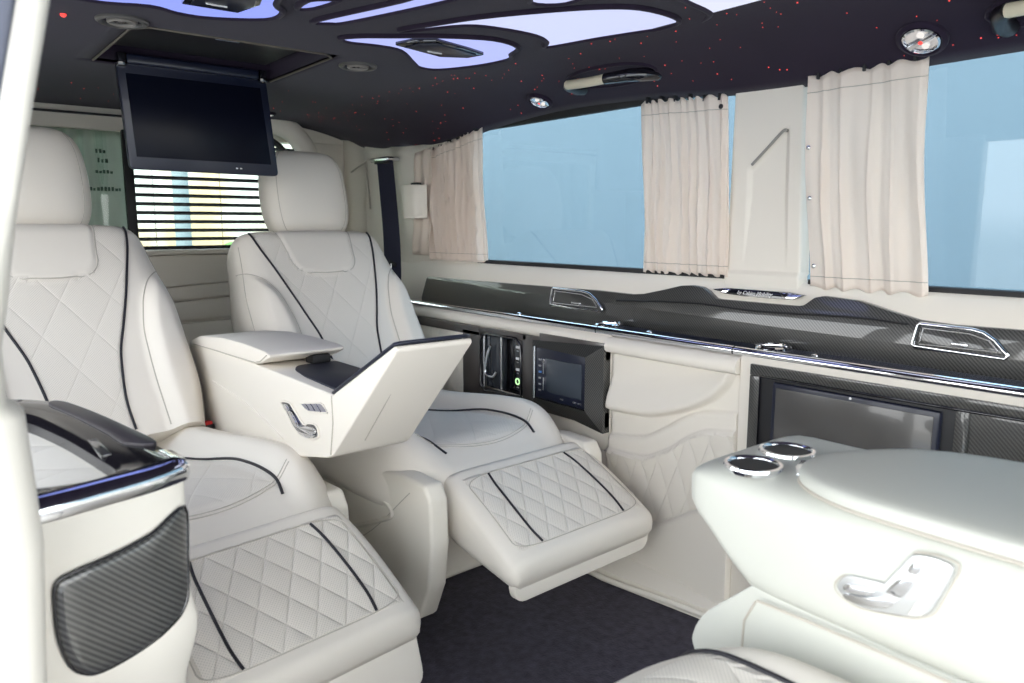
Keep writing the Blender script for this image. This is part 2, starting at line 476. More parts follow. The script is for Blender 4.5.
# ---- sill panel above the ledge
prof = [(1.575, 0.640), (1.570, 0.700), (1.574, 0.745), (1.584, 0.772), (1.592, 0.790), (1.604, 0.802), (1.625, 0.804), (1.64, 0.79), (1.64, 0.64)]
struct(loft('trim_5', [[(x, y, z) for y, z in prof] for x in (-3.2, -2.0, -1.0, 0.0, 1.2)], M['vinyl'], None, True, 40), 'cream padded sill under the side windows')

# carbon band
band = [(-2.478, 0.650), (-2.447, 0.731), (-2.44, 0.735), (-1.531, 0.744), (-1.40, 0.742), (-1.36, 0.746), (-1.29, 0.762), (-1.235, 0.776), (-1.20, 0.779), (-1.168, 0.776), (-1.150, 0.768), (-1.128, 0.752), (-1.115, 0.750), (-0.905, 0.750), (-0.890, 0.753), (-0.866, 0.772), (-0.845, 0.777), (-0.766, 0.773), (-0.70, 0.757), (-0.64, 0.744), (-0.58, 0.741), (-0.462, 0.743), (1.2, 0.75), (1.2, 0.650)]
def band_fn(a, b, d):
    return Vector((a, d + (b - 0.65) * 0.08, b))
struct(prism('trim_6', band, None, 1.553, 1.572, M['carbon'], None, 0.003, fn=band_fn), 'glossy carbon fibre strip along the window sill')
struct(tube('trim_7', [(-1.45, 1.5535, 0.722), (-1.2, 1.5545, 0.735), (-1.0, 1.553, 0.731), (-0.78, 1.5535, 0.738), (-0.66, 1.5535, 0.735)], 0.0022, M['matte'], k=6), 'dark crease in the carbon fibre strip')

# ledge top with chrome nose
struct(box('trim_8', (-2.48, 1.2, 1.452, 1.572, 0.640, 0.655), M['gloss'], bev=0.002), 'gloss black ledge top along the far wall')
ribs = bmesh.new()
for y in (1.475, 1.487, 1.499, 1.511, 1.523): box_bm(ribs, -1.45, 1.2, y, y + 0.004, 0.655, 0.6568, 0.0008)
struct(bm_obj('trim_9', ribs, M['bezel']), 'fine dark ribs on the ledge top')
cprof = [(1.455, 0.659), (1.449, 0.657), (1.445, 0.650), (1.446, 0.643), (1.452, 0.640), (1.458, 0.645)]
def rail(x0, x1, name, label):
    return struct(loft(name, [[(x, y, z) for y, z in cprof] for x in (x0, x1)], M['chrome'], None, True, 60), label)
rail(-2.47, -1.427, 'trim_10', 'chrome ledge edge beside the far seat')
rail(-1.423, -0.992, 'trim_11', 'chrome ledge edge above the cream door pocket')
rail(-0.988, 1.2, 'trim_12', 'chrome ledge edge above the wall screen')

# lower wall panels under the ledge
lowp = [(1.47, 0.640), (1.446, 0.636), (1.440, 0.622), (1.446, 0.606), (1.47, 0.600)]
struct(loft('trim_13', [[(x, y, z) for y, z in lowp] for x in (-2.47, -1.43, -1.376)], M['vinyl'], None, True, 60), 'cream padded rail above the carbon fibre panel')
struct(boxes('trim_14', [(-3.2, -1.374, 1.492, 1.61, 0.0, 0.640), (-3.2, -2.35, 1.452, 1.61, 0.0, 0.640), (-2.352, -1.374, 1.452, 1.61, 0.0, 0.318), (-1.66, -1.374, 1.456, 1.61, 0.0, 0.640)], M['vinyl'], bev=0.002), 'cream lower side lining beside the far seat')
struct(box('trim_15', (-0.968, 1.2, 1.445, 1.61, 0.0, 0.642), M['vinyl'], bev=0.005), 'cream lower side lining behind the front console')
# white sill edge at the carpet
struct(tube('trim_16', [(-3.1, 1.37, 0.012), (-1.7, 1.355, 0.012), (-1.3, 1.355, 0.014), (-1.15, 1.375, 0.016), (-1.0, 1.396, 0.018), (-0.7, 1.42, 0.018), (0.5, 1.42, 0.018)], 0.008, M['plastic'], k=5), 'pale edge strip where carpet meets side lining')
kick = [(1.36, 0.0), (1.362, 0.03), (1.40, 0.055), (1.46, 0.06), (1.46, 0.0)]
struct(loft('trim_17', [[(x, y + (0.0 if x < -1.3 else 0.05 * min(1, (x + 1.3) / .35)), z) for y, z in kick] for x in (-3.1, -1.6, -1.3, -1.2, -1.1, -1.0, -0.9, 0.6)], M['plastic'], None, True, 30), 'cream kick plate along the foot of the far wall')

# ---- tailgate end
struct(boxes('wall_rear', [(-3.30, -3.22, -0.3, 1.66, -0.05, 0.832), (-3.30, -3.22, -0.3, 1.66, 1.285, 1.44), (-3.30, -3.22, -0.3, 0.02, 0.8, 1.3), (-3.30, -3.22, 1.40, 1.66, 0.8, 1.3)], M['vinyl'], bev=0.006))
struct(box('trim_18', (-3.222, -3.20, -0.1, 1.42, 1.335, 1.342), M['matte'], bev=0.002), 'dark gap in the lining above the rear window')
struct(box('trim_19', (-3.235, -3.205, 0.695, 0.728, 0.83, 1.29), M['matte'], bev=0.003), 'black upright between the two rear door windows')
struct(box('window_3', (-3.262, -3.256, 0.715, 1.42, 0.80, 1.30), M['rglass'], bev=0))
struct(box('window_4', (-3.262, -3.256, 0.0, 0.715, 0.80, 1.30), M['rglass'], bev=0))
arch = [(-3.17, 0.74, 1.372), (-3.16, 1.15, 1.366), (-3.15, 1.30, 1.345), (-3.14, 1.375, 1.29), (-3.13, 1.41, 1.20), (-3.12, 1.42, 1.0), (-3.12, 1.42, 0.80)]
struct(tube('trim_20', arch, 0.045, M['vinyl'], k=6, n=12), 'padded cream arch around the rear door opening')
arch2 = [(-3.19, 0.74, 1.315), (-3.18, 1.18, 1.305), (-3.17, 1.27, 1.28), (-3.165, 1.325, 1.22), (-3.16, 1.345, 1.10), (-3.16, 1.35, 0.85)]
struct(tube('trim_21', arch2, 0.013, M['matte'], k=6, n=8), 'black door seal inside the padded rear arch')
# rear door linings (creased panels)
def door_panel(pts, d, nm, lab):
    return struct(prism(nm, pts, 'YZ', -3.222, d, M['vinyl'], None, 0.004), lab)
door_panel([(0.2, 0.835), (1.42, 0.835), (1.42, 0.815), (0.2, 0.815)], -3.165, 'trim_22', 'cream shelf edge under the rear window')
door_panel([(0.2, 0.812), (1.42, 0.812), (1.42, 0.72), (0.2, 0.655)], -3.19, 'trim_23', 'upper cream lining of the rear door')
door_panel([(0.2, 0.65), (1.42, 0.715), (1.42, 0.66), (0.2, 0.60)], -3.196, 'trim_24', 'middle cream lining of the rear door')
door_panel([(0.2, 0.592), (1.42, 0.652), (1.42, 0.56), (0.2, 0.535)], -3.19, 'trim_25', 'third cream lining strip of the rear door')
door_panel([(0.2, 0.52), (1.42, 0.545), (1.42, 0.1), (0.2, 0.1)], -3.20, 'trim_26', 'lower cream lining of the rear door')

# ================================================================== OUTSIDE BEHIND THE REAR GLASS
yel = mat('pale_yellow_render', (0.85, 0.80, 0.55), 0.9); grn = mat('hedge_leaves', (0.12, 0.22, 0.06), 0.9, noise=0.5, nscale=14)
def patch_mat():
    m, n, l, b = new_mat('sunlit_yard_wall')
    t_ = n.new('ShaderNodeTexCoord'); x = n.new('ShaderNodeTexNoise'); x.inputs['Scale'].default_value = 1.1; x.inputs['Detail'].default_value = 3
    l.new(t_.outputs['Object'], x.inputs['Vector'])
    c = n.new('ShaderNodeValToRGB'); l.new(x.outputs[0], c.inputs[0]); l.new(c.outputs[0], b.inputs['Base Color'])
    ee = c.color_ramp.elements
    ee[0].position = 0.36; ee[0].color = (0.85, 0.62, 0.36, 1); ee[1].position = 0.62; ee[1].color = (0.55, 0.68, 0.45, 1)
    k = ee.new(0.44); k.color = (0.92, 0.90, 0.80, 1); k = ee.new(0.54); k.color = (0.92, 0.92, 0.88, 1)
    b.inputs['Roughness'].default_value = 0.9
    return m
struct(box('wall_outside_rear', (-6.6, -6.5, -3, 6, -0.56, 1.9), patch_mat(), bev=0))
h = bmesh.new()
for k in range(60):
    y = random.uniform(-1.2, 2.9); r = random.uniform(0.10, 0.22)
    bmesh.ops.create_icosphere(h, subdivisions=2, radius=r, matrix=Matrix.Translation((-5.9 + random.uniform(-.1, .1), y, random.uniform(-0.45, 0.78))))
tag(bm_obj('hedge', h, grn), 'green hedge outside, seen low through the rear window', 'hedge')
tag(lathe('street_post', [(0.06, 0), (0.065, 0.03), (0.05, 0.06), (0.05, 2.2), (0.03, 2.25)], (-5.2, 1.45, -0.56), mat('post_grey', (0.22, 0.27, 0.28), 0.6)), 'grey upright post outside behind the slatted rear blind', 'post')
# slatted blind on the right rear window
t = thing('window_blind', (-3.24, 1.06, 0.83), 'dark slatted blind across the right rear door window', 'blind')
for k in range(13):
    z = 0.845 + k * 0.0345
    bm = bmesh.new()
    v = [bm.verts.new(p) for p in ((-3.246, 0.73, z - .004), (-3.236, 0.73, z + .004), (-3.236, 1.40, z + .004 - 0.0), (-3.246, 1.40, z - .004))]
    bm.faces.new(v); r_ = bmesh.ops.extrude_face_region(bm, geom=list(bm.faces)); bmesh.ops.translate(bm, verts=[e for e in r_['geom'] if isinstance(e, bmesh.types.BMVert)], vec=(0.001, 0, -0.006))
    bm_obj('slat', bm, M['matte'], t)
for y in (0.80, 1.06, 1.32): tube('cord', [(-3.241, y, 0.835), (-3.241, y, 1.28)], 0.0012, M['matte'], t, n=6)
box('bottom_rail', (-3.25, -3.232, 0.73, 1.40, 0.832, 0.842), M['matte'], t, 0.002)
box('latch', (-3.222, -3.205, 1.10, 1.135, 0.815, 0.838), M['matte'], t, 0.003)
# sage sheer behind the left rear window
def sheer(a, b):
    y = 0.05 + 0.660 * a; z = 0.80 + 0.49 * b
    return (-3.252 + 0.012 * math.sin(a * 62 + 1.2 * math.sin(a * 17)) * (1 - .3 * b) + 0.006 * math.sin(b * 3 + a * 9), y, z)
sh = tag(grid('window_sheer', sheer, 120, 12, M['sage'], None, 80, thick=0.0015), 'folded sage green sheer behind the left rear door window', 'curtain')
prn = mat('faded_print', (0.08, 0.13, 0.10), 0.8)
rr = random.Random(3)
for (z, y0, n, hgt) in ((1.20, .605, 3, .018), (1.165, .61, 3, .018), (1.125, .60, 5, .014), (1.06, .575, 9, .016), (0.90, .60, 6, .014), (0.865, .60, 7, .016)):
    bm = bmesh.new()
    for k in range(n):
        yy = y0 + k * 0.0125; box_bm(bm, -3.2300, -3.2292, yy, yy + rr.uniform(.006, .010), z, z + hgt * rr.uniform(.6, 1), 0)
    pr = bm_obj('print', bm, prn, sh, None); pr['label'] = 'faded dark lettering on the sheer'

# ================================================================== CEILING FITTINGS
def led(nm, pts, label, vent=None):
    lm = emit('led_panel_' + nm, {'a': (0.30, 0.37, 1.0), 'b': (0.36, 0.42, 1.0), 'c': (0.45, 0.50, 1.0), 'd': (0.62, 0.66, 1.0), 'e': (0.46, 0.51, 1.0), 'f': (0.74, 0.77, 1.0), 'g': (0.60, 0.64, 1.0)}[nm], 0.80)
    t = thing('ceiling_light', (sum(p[0] for p in pts) / len(pts), sum(p[1] for p in pts) / len(pts), ZC), label, 'ceiling light', 'glowing ceiling panels')
    sp2 = smooth2(pts, 4)
    prism('diffuser', sp2, 'XY', ZC - 0.004, ZC + 0.001, lm, t, 0)
    tube('frame', [(a, b, ZC - 0.002) for a, b in sp2], 0.0075, M['suede'], t, closed=True, n=8)
    if vent:
        v2 = vent
        bz = prism('overhead_vent', v2, 'XY', ZC - 0.012, ZC - 0.001, M['gloss'], t, 0.003)
        c = Vector((sum(p[0] for p in v2) / len(v2), sum(p[1] for p in v2) / len(v2), 0))
        prism('vent_flap', [((p[0] - c.x) * .8 + c.x, (p[1] - c.y) * .8 + c.y) for p in v2], 'XY', ZC - 0.015, ZC - 0.011, M['bezel'], bz, 0.001)
        d = (Vector((v2[2][0], v2[2][1], 0)) - Vector((v2[0][0], v2[0][1], 0)))
        tube('vent_tab', [(c.x - .02, c.y - .035, ZC - .016), (c.x - .02, c.y + 0.005, ZC - .016)], 0.0018, M['white'], bz, n=6)
P1 = [(-1.702, 0.331), (-1.668, 0.43), (-1.686, 0.482), (-1.685, 0.541), (-1.642, 0.62), (-1.601, 0.655), (-1.546, 0.652), (-1.508, 0.623), (-1.446, 0.606), (-1.30, 0.56), (-1.25, 0.45), (-1.384, 0.235), (-1.646, 0.211)]
V1 = [(-1.590, 0.467), (-1.585, 0.575), (-1.505, 0.590), (-1.45, 0.575), (-1.47, 0.455)]
P2 = [(-1.503, 0.664), (-1.478, 0.692), (-1.396, 0.704), (-1.429, 0.660)]
P3 = [(-1.564, 0.732), (-1.565, 0.765), (-1.519, 0.796), (-1.263, 0.872), (-1.169, 0.872), (-1.215, 0.815), (-1.321, 0.802)]
P4 = [(-1.522, 0.910), (-1.498, 0.939), (-1.395, 1.0), (-1.367, 1.074), (-1.365, 1.174), (-1.398, 1.239), (-1.434, 1.272), (-1.291, 1.306), (-1.169, 1.343), (-1.151, 1.352), (-1.090, 1.343), (-1.067, 1.292), (-1.07, 1.197), (-1.115, 1.13), (-1.212, 1.055), (-1.324, 0.987), (-1.416, 0.948)]
P5 = [(-1.671, 0.841), (-1.624, 0.87), (-1.578, 0.927), (-1.51, 1.011), (-1.455, 1.122), (-1.48, 1.218), (-1.549, 1.252), (-1.594, 1.282), (-1.703, 1.268), (-1.817, 1.215), (-1.829, 1.157), (-1.787, 1.109), (-1.688, 1.011), (-1.678, 0.941), (-1.692, 0.876)]
V5 = [(-1.624, 0.959), (-1.563, 0.974), (-1.531, 1.014), (-1.555, 1.12), (-1.575, 1.186), (-1.627, 1.174), (-1.663, 1.112)]
P6 = [(-1.143, 1.386), (-0.97, 1.422), (-0.804, 1.455), (-0.66, 1.45), (-0.62, 1.30), (-0.70, 1.15), (-0.834, 1.06), (-0.95, 1.123), (-0.98, 1.222), (-0.996, 1.311), (-1.019, 1.352), (-1.104, 1.392)]
P7 = [(-1.177, 0.999), (-1.137, 1.06), (-1.03, 1.043), (-1.0, 0.98), (-1.077, 0.95)]
led('a', P1, 'large violet lit ceiling panel above the near seat, left of the others', V1)
led('b', P2, 'smallest lit ceiling sliver at the top edge, right of the large left panel')
led('c', P3, 'long slanting lit ceiling stripe at the top, between two dark bars')
led('d', P4, 'long lavender lit ceiling panel ending in a hook shape above the grab handle')
led('e', P5, 'rearmost lit ceiling panel on the far side, with a dark hatch in it', V5)
led('f', P6, 'white lit ceiling panel at top right above the centre pillar')
led('g', P7, 'small lit ceiling panel at the top edge above the hooked panel')

def speaker_vent(c, label):
    t = thing('ceiling_speaker', c, label, 'speaker', 'round ceiling speakers')
    c = Vector(c)
    lathe('ring', [(0.052, 0.001), (0.052, -0.004), (0.047, -0.008), (0.040, -0.006), (0.038, 0.001)], c, M['satin'] if False else mat('ring_grey', (0.10, 0.095, 0.09), 0.35), t)
    lathe('inner_ring', [(0.030, 0.0), (0.030, -0.006), (0.026, -0.009), (0.022, -0.006), (0.021, 0.0)], c, mat('ring_pale', (0.22, 0.20, 0.18), 0.35), t)
    lathe('cone', [(0.020, 0.0), (0.018, -0.004), (0.010, -0.002), (0.004, -0.007), (0.0005, -0.008)], c, M['gloss'], t)
speaker_vent((-1.837, 0.416, ZC), 'round dark ceiling speaker left of the folding screen')
speaker_vent((-1.936, 1.025, ZC), 'round pale rimmed ceiling speaker right of the folding screen')
tag(lathe('indicator_lamp', [(0.006, 0.001), (0.006, -0.003), (0.003, -0.006), (0.0004, -0.007)], (-1.862, 0.31, ZC), M['star'], n=14), 'single bright red lamp in the dark ceiling at upper left', 'lamp')

# ---- folding monitor
t = thing('ceiling_monitor', (-2.29, 0.70, 1.375), 'black flip-down ceiling monitor hanging between the rear seats', 'monitor')
def mon(a, b, d):        # a across (Y), b downwards from hinge, d forward
    return Vector((-2.295 + d + 0.012 * b, a, 1.372 - b))
outer = []
for (a, b, r) in ((0.497, 0.0, .004), (0.905, 0.0, .004), (0.930, 0.292, .016), (0.512, 0.288, .016)): outer.append((a, b))
def roundpoly(pts, r, k=5):
    out = []; n = len(pts)
    for i in range(n):
        p = Vector(pts[i]); a = Vector(pts[i - 1]); c = Vector(pts[(i + 1) % n])
        u = (a - p).normalized(); v = (c - p).normalized(); rr_ = min(r, (a - p).length * .45, (c - p).length * .45)
        for j in range(k + 1):
            s = j / k; out.append(tuple((p + u * rr_ * (1 - s) ** 2 + v * rr_ * s ** 2)))
    return out
body = prism('housing', roundpoly(outer, 0.014), None, -0.022, 0.0, M['bezel'], t, 0.003, fn=mon)
prism('screen', [(0.518, 0.035), (0.886, 0.035), (0.908, 0.258), (0.530, 0.255)], None, -0.001, 0.0015, M['screen'], t, 0.0006, fn=mon)
for a, b in ((0.800, .274), (0.812, .274)): 
    box('button', (-2.2955, -2.2895, a, a + .006, 1.372 - b - .002, 1.372 - b + .002), M['white'], body, 0.0005)
box('hinge_bar', (-2.31, -2.278, 0.520, 0.880, 1.360, 1.386), M['bezel'], t, 0.006, 3)
for y in (0.497, 0.882): box('hinge', (-2.312, -2.279, y, y + 0.022, 1.352, 1.388), M['gloss'], t, 0.004)
tray_ = box('storage_tray', (-2.27, -1.88, 0.47, 0.90, 1.40, 1.425), M['matte'], t, 0.006)
box('catch', (-2.02, -1.99, 0.67, 0.73, 1.394, 1.402), M['steel'], tray_, 0.002)

# ---- roof rail fittings above the far windows
def surf_frame(x, y):
    e = 0.004
    p = Vector((x, y, head_z(x, y)))
    tx = (Vector((x + e, y, head_z(x + e, y))) - p).normalized(); ty = (Vector((x, y + e, head_z(x, y + e))) - p).normalized()
    n = tx.cross(ty).normalized()
    if n.z > 0: n = -n
    ty = n.cross(tx)
    return p, Matrix((tx, ty, n)).transposed()
def reading_light(x, y, r, label):
    p, rot = surf_frame(x, y)
    t = thing('reading_light', p, label, 'reading light', 'round reading lamps in the headliner')
    lathe('surround', [(r * 1.42, -0.002), (r * 1.38, 0.006), (r * 1.15, 0.010), (r * 1.02, 0.004), (r, -0.002)], p, M['suede'], t, rot=rot)
    lathe('chrome_ring', [(r * 1.04, 0.003), (r * 1.02, 0.009), (r * .92, 0.011), (r * .86, 0.006), (r * .84, 0.0)], p, M['chrome'], t, rot=rot)
    lathe('reflector', [(r * .86, 0.006), (r * .6, 0.003), (r * .3, 0.0015), (r * .05, 0.001)], p, M['chrome'], t, rot=rot)
    bm = bmesh.new(); box_bm(bm, -r * .86, r * .86, -r * .16, r * .16, 0.006, 0.012, 0.002); bm.transform(Matrix.Translation(p) @ rot.to_4x4() @ Matrix.Rotation(R(25), 4, 'Z'))
    bm_obj('bridge', bm, M['satin'], t)
    for s in (-.45, .45):
        q = p + rot @ Vector((0.1 * r, s * r, 0.006))
        lathe('bulb', [(r * .2, -0.002), (r * .2, 0.003), (r * .1, 0.006), (r * .02, 0.007)], q, M['lamp'], t, rot=rot, n=14)
    q = p + rot @ Vector((0, 0, 0.0115)); lathe('red_spot', [(r * .13, 0), (r * .12, 0.0015), (r * .02, 0.002)], q, M['star'], t, rot=rot, n=12)
reading_light(-1.775, 1.548, 0.029, 'round chrome reading lamp left of the ivory grab handle')
reading_light(-0.672, 1.548, 0.033, 'larger chrome reading lamp at right, above the right curtain')
reading_light(-2.95, 1.165, 0.022, 'chrome lamp half hidden right behind the folding screen')

def grab_handle(x0, x1, y, label):
    xm = (x0 + x1) / 2
    p, rot = surf_frame(xm, y)
    t = thing('grab_handle', p, label, 'handle', 'ceiling grab handles')
    L = (x1 - x0) / 2
    def wp(a, b, c): return p + rot @ Vector((a, -b, c))
    rcs = [wp(1.14 * L * math.cos(k * math.pi / 12), 0.032 + 0.050 * math.sin(k * math.pi / 12), 0.001) for k in range(24)]
    tube('recess_rim', rcs, 0.006, M['suede'], t, closed=True, n=8)
    path = [wp(-L, 0.008, 0.0), wp(-L * .98, 0.006, 0.018), wp(-L * .8, 0.0, 0.032), wp(-L * .35, -0.004, 0.040), wp(L * .2, -0.004, 0.040)]
    tube('rear_mount', [wp(-L * .96, 0.066, 0.004), wp(-L * .97, 0.045, 0.014), wp(-L * .90, 0.004, 0.026), wp(-L * .78, -0.012, 0.034)], [0.018, 0.018, 0.016, 0.0125], mat('satin_black', (0.012, 0.012, 0.014), 0.3), t, n=14)
    tube('grip', [wp(-L * .80, -0.011, 0.033), wp(-L * .4, -0.016, 0.038), wp(0, -0.018, 0.040), wp(L * .32, -0.018, 0.039)], 0.0125, M['ivory'], t, n=14, k=4)
    tube('front_mount', [wp(L * .30, -0.018, 0.039), wp(L * .55, -0.015, 0.038), wp(L * .80, -0.004, 0.032), wp(L * .97, 0.028, 0.018), wp(L * 1.0, 0.066, 0.0)], [0.0135, 0.0145, 0.016, 0.017, 0.017], M['gloss'], t, n=14)
    lathe('pivot', [(0.008, 0), (0.008, 0.012), (0.005, 0.015), (0.0005, 0.016)], wp(L * .45, 0.045, 0.003), M['matte'], t, rot=rot, n=14)
grab_handle(-1.575, -1.305, 1.470, 'black grab handle with ivory grip above the left side window')
grab_handle(-0.535, -0.26, 1.50, 'black grab handle cut by the right picture edge above the right window')

# ================================================================== CURTAINS
def curtain(x0, x1, zb, zt0, zt1, y0, label, folds, amp, seed, taper=0.0, hooks=5):
    rnd = random.Random(seed)
    ph = [rnd.uniform(0, 6.28) for _ in range(4)]
    t = thing('curtain', ((x0 + x1) / 2, y0, zb), label, 'curtain', 'cream pleated window curtains')
    def fn(a, b):
        z = zb + ((zt0 + (zt1 - zt0) * a) - zb) * b
        w = a + 0.018 * math.sin(2 * math.pi * a * 2.3 + ph[0]) + 0.01 * math.sin(b * 4 + a * 9 + ph[1])
        f = 1.5 * (1 - 2 * abs(math.sin(math.pi * folds * w + ph[2])) ** 0.7) + 0.5 * math.sin(2 * math.pi * folds * 1.83 * w + ph[3] + 0.5 * b)
        env = 0.45 + 0.55 * min(1, abs(b - 0.95) * 2.2)
        y = y0 - amp * (0.6 + f * env * 0.7) + 0.004 * math.sin(b * 7 + a * 13)
        x = x0 + (x1 - x0) * a + taper * (1 - b) + 0.004 * math.sin(b * 5 + ph[1])
        z += 0.004 * math.sin(2 * math.pi * folds * w + ph[2]) * (1 if b > .97 or b < .03 else 0)
        return (x, y, z)
    grid('cloth', fn, 150, 44, M['curtain'], t, 85, thick=0.0018)
    # stitched heading and hem lines
    for b in (0.925, 0.055):
        tube('stitching', [Vector(fn(i / 150, b)) + Vector((0, -0.0014, 0)) for i in range(151)], 0.0009, M['seam'], t, n=5)
    for k in range(hooks):
        a = (k + .5) / hooks
        p = Vector(fn(a, 1.0)); box('glider', (p.x - .003, p.x + .003, y0 - .004, y0 + .012, p.z - .006, p.z + .010), M['matte'], t, 0.001)
    return t, fn
c1, f1 = curtain(-2.47, -2.125, 0.806, 1.205, 1.258, 1.585, 'cream curtain gathered at the left end of the left window', 11, 0.011, 3, 0.03, 6)
c2, f2 = curtain(-1.405, -1.130, 0.806, 1.256, 1.240, 1.585, 'cream curtain at the right end of the left window, beside the pillar', 9, 0.008, 5, 0.024, 6)
c3, f3 = curtain(-0.928, -0.676, 0.792, 1.252, 1.252, 1.585, 'widest cream curtain, right of the centre pillar and left of the right window', 5, 0.0055, 9, 0.036, 5)
for z in (0.84, 0.99, 1.10):
    p = Vector(f3(0.02, (z - .802) / .445)); lathe('snap', [(0.005, 0), (0.005, 0.002), (0.002, 0.003)], (p.x + .004, p.y - .002, z), M['satin'], c3, rot=Matrix.Rotation(R(90), 3, 'X'), n=12)
p = Vector(f2(0.95, .94)); lathe('snap', [(0.006, 0), (0.006, 0.002), (0.002, 0.003)], (p.x, p.y - .002, p.z), M['matte'], c2, rot=Matrix.Rotation(R(90), 3, 'X'), n=12)
# flat loose end of the left curtain behind the cover box
def flap(a, b):
    return (-2.56 + 0.13 * a + 0.03 * b, 1.570 - 0.004 * math.sin(a * 14) - .003 * math.sin(b * 16), 0.818 + (0.385 - 0.0 * a) * b + 0.02 * a * b)
grid('cloth_end', flap, 24, 24, M['curtain'], c1, 80, thick=0.0018)
# small cream cover box
t = thing('cover_box', (-2.505, 1.53, 0.957), 'small cream box with rounded front beside the left curtain', 'box')
bx = [(a + .045, b - .004) for a, b in ((-2.617, 1.562), (-2.612, 1.545), (-2.594, 1.522), (-2.565, 1.512), (-2.535, 1.512), (-2.500, 1.522), (-2.482, 1.545), (-2.477, 1.562))]
prism('shell', smooth2(bx, 3), 'XY', 0.962, 1.082, M['plastic'], t, 0.006)
prism('base', [((a + 2.505) * 1.04 - 2.505, b) for a, b in bx], 'XY', 0.957, 0.966, M['vinyl'], t, 0.001)
box('top_clip', (-2.50, -2.455, 1.53, 1.55, 1.083, 1.09), M['matte'], t, 0.002)

# ================================================================== SEAT BELT
t = thing('seat_belt', (-2.60, 1.545, 0.24), 'dark navy seat belt hanging down the rear pillar by the far seat', 'seat belt')
bp_ = [(-2.69, 1.530, 1.185), (-2.64, 1.512, 1.05), (-2.575, 1.485, 0.90), (-2.51, 1.450, 0.76), (-2.455, 1.415, 0.66), (-2.40, 1.400, 0.55), (-2.33, 1.395, 0.36), (-2.32, 1.39, 0.25)]
tube('webbing', bp_, 0.033, M['belt'], t, n=12, flat=0.05, up=(0.7, 0.72, 0.15), k=6)
gd = box('guide', (-2.765, -2.62, 1.500, 1.560, 1.180, 1.196), M['satin'], t, 0.006)
box('guide_slot', (-2.74, -2.65, 1.508, 1.53, 1.172, 1.186), M['matte'], gd, 0.004)
bm = bmesh.new(); box_bm(bm, -0.05, 0.05, -0.006, 0.006, -0.008, 0.008, 0.004); bm.transform(Matrix.Translation((-2.545, 1.455, 0.795)) @ Matrix.Rotation(R(16), 4, 'Y'))
bm_obj('latch_bar', bm, M['matte'], t)
ln = [(-0.014, 0.0), (-0.014, -0.035), (0.014, -0.035), (0.014, 0.0)]
tube('tongue', [(-2.532 + a, 1.448, 0.785 + b) for a, b in ln], 0.003, M['satin'], t, closed=True)

# ================================================================== FAR WALL FITTINGS
# carbon panel beside the far seat, with switch compartment, head unit and quilted pad
t = thing('carbon_panel', (-1.85, 1.45, 0.32), 'carbon fibre wall panel with open switch compartment beside the far seat', 'panel')
boxes('face', [(-2.36, -1.94, 1.436, 1.456, 0.575, 0.604), (-2.36, -1.94, 1.436, 1.456, 0.315, 0.345), (-2.36, -2.325, 1.436, 1.456, 0.33, 0.59), (-2.035, -1.938, 1.436, 1.456, 0.33, 0.59),
               (-1.945, -1.705, 1.436, 1.456, 0.588, 0.606), (-1.945, -1.705, 1.436, 1.456, 0.37, 0.405), (-1.722, -1.640, 1.436, 1.456, 0.38, 0.606),
               (-1.645, -1.376, 1.436, 1.456, 0.572, 0.618), (-1.645, -1.376, 1.436, 1.456, 0.384, 0.43)], mat('carbon_brownish', (0.055, 0.047, 0.045), 0.3, coat=1.0), t, 0.002)
def padq(a, b): return (-2.325 + 0.29 * a, 1.444 - 0.008 * min(1, 8 * min(a, 1 - a, b, 1 - b)), 0.345 + 0.23 * b)
grid('quilted_pad', padq, 30, 24, M['quilt_wall'], t, 80, uvfn=lambda a, b: (0.29 * a, 0.23 * b), atfn=lambda a, b: 1.0)
box('compartment', (-1.94, -1.72, 1.478, 1.482, 0.40, 0.592), M['matte'], t, 0.001)
tube('compartment_rim', [(-1.933, 1.434, 0.42), (-1.933, 1.434, 0.565), (-1.915, 1.434, 0.585), (-1.75, 1.434, 0.590), (-1.728, 1.434, 0.570), (-1.726, 1.434, 0.412), (-1.91, 1.434, 0.402)], 0.004, M['gloss'], t, closed=True, n=8)
hl = box('holder', (-1.925, -1.835, 1.45, 1.47, 0.41, 0.582), mat('smoked_holder', (0.035, 0.04, 0.05), 0.2, coat=0.5), t, 0.004)
tube('holder_edge', [(-1.838, 1.446, 0.412), (-1.838, 1.446, 0.582)], 0.003, M['satin'], hl, n=6)
tube('holder_side', [(-1.926, 1.444, 0.412), (-1.926, 1.444, 0.575)], 0.005, M['satin'], hl, n=8)
tube('pull_handle', [(-1.885, 1.44, 0.550), (-1.895, 1.435, 0.52), (-1.905, 1.432, 0.47), (-1.895, 1.432, 0.455), (-1.865, 1.434, 0.452), (-1.852, 1.438, 0.47)], 0.0055, M['chrome'], hl, n=8, k=3)
sw = box('switch_panel', (-1.825, -1.74, 1.468, 1.476, 0.412, 0.586), M['gloss'], t, 0.002)
for z in (0.551, 0.515, 0.480): 
    box('switch_icon', (-1.79, -1.772, 1.4655, 1.4685, z, z + 0.008), M['white'], sw, 0.0008)
    box('switch_caption', (-1.787, -1.776, 1.466, 1.4685, z - .010, z - .006), M['satin'], sw, 0.0005)
lathe('power_ring', [(0.011, 0), (0.011, 0.002), (0.009, 0.0025), (0.007, 0.002), (0.007, 0)], (-1.782, 1.4675, 0.446), M['green'], sw, rot=Matrix.Rotation(R(90), 3, 'X'), n=20)
box('switch_caption', (-1.788, -1.775, 1.466, 1.4685, 0.424, 0.429), M['satin'], sw, 0.0005)
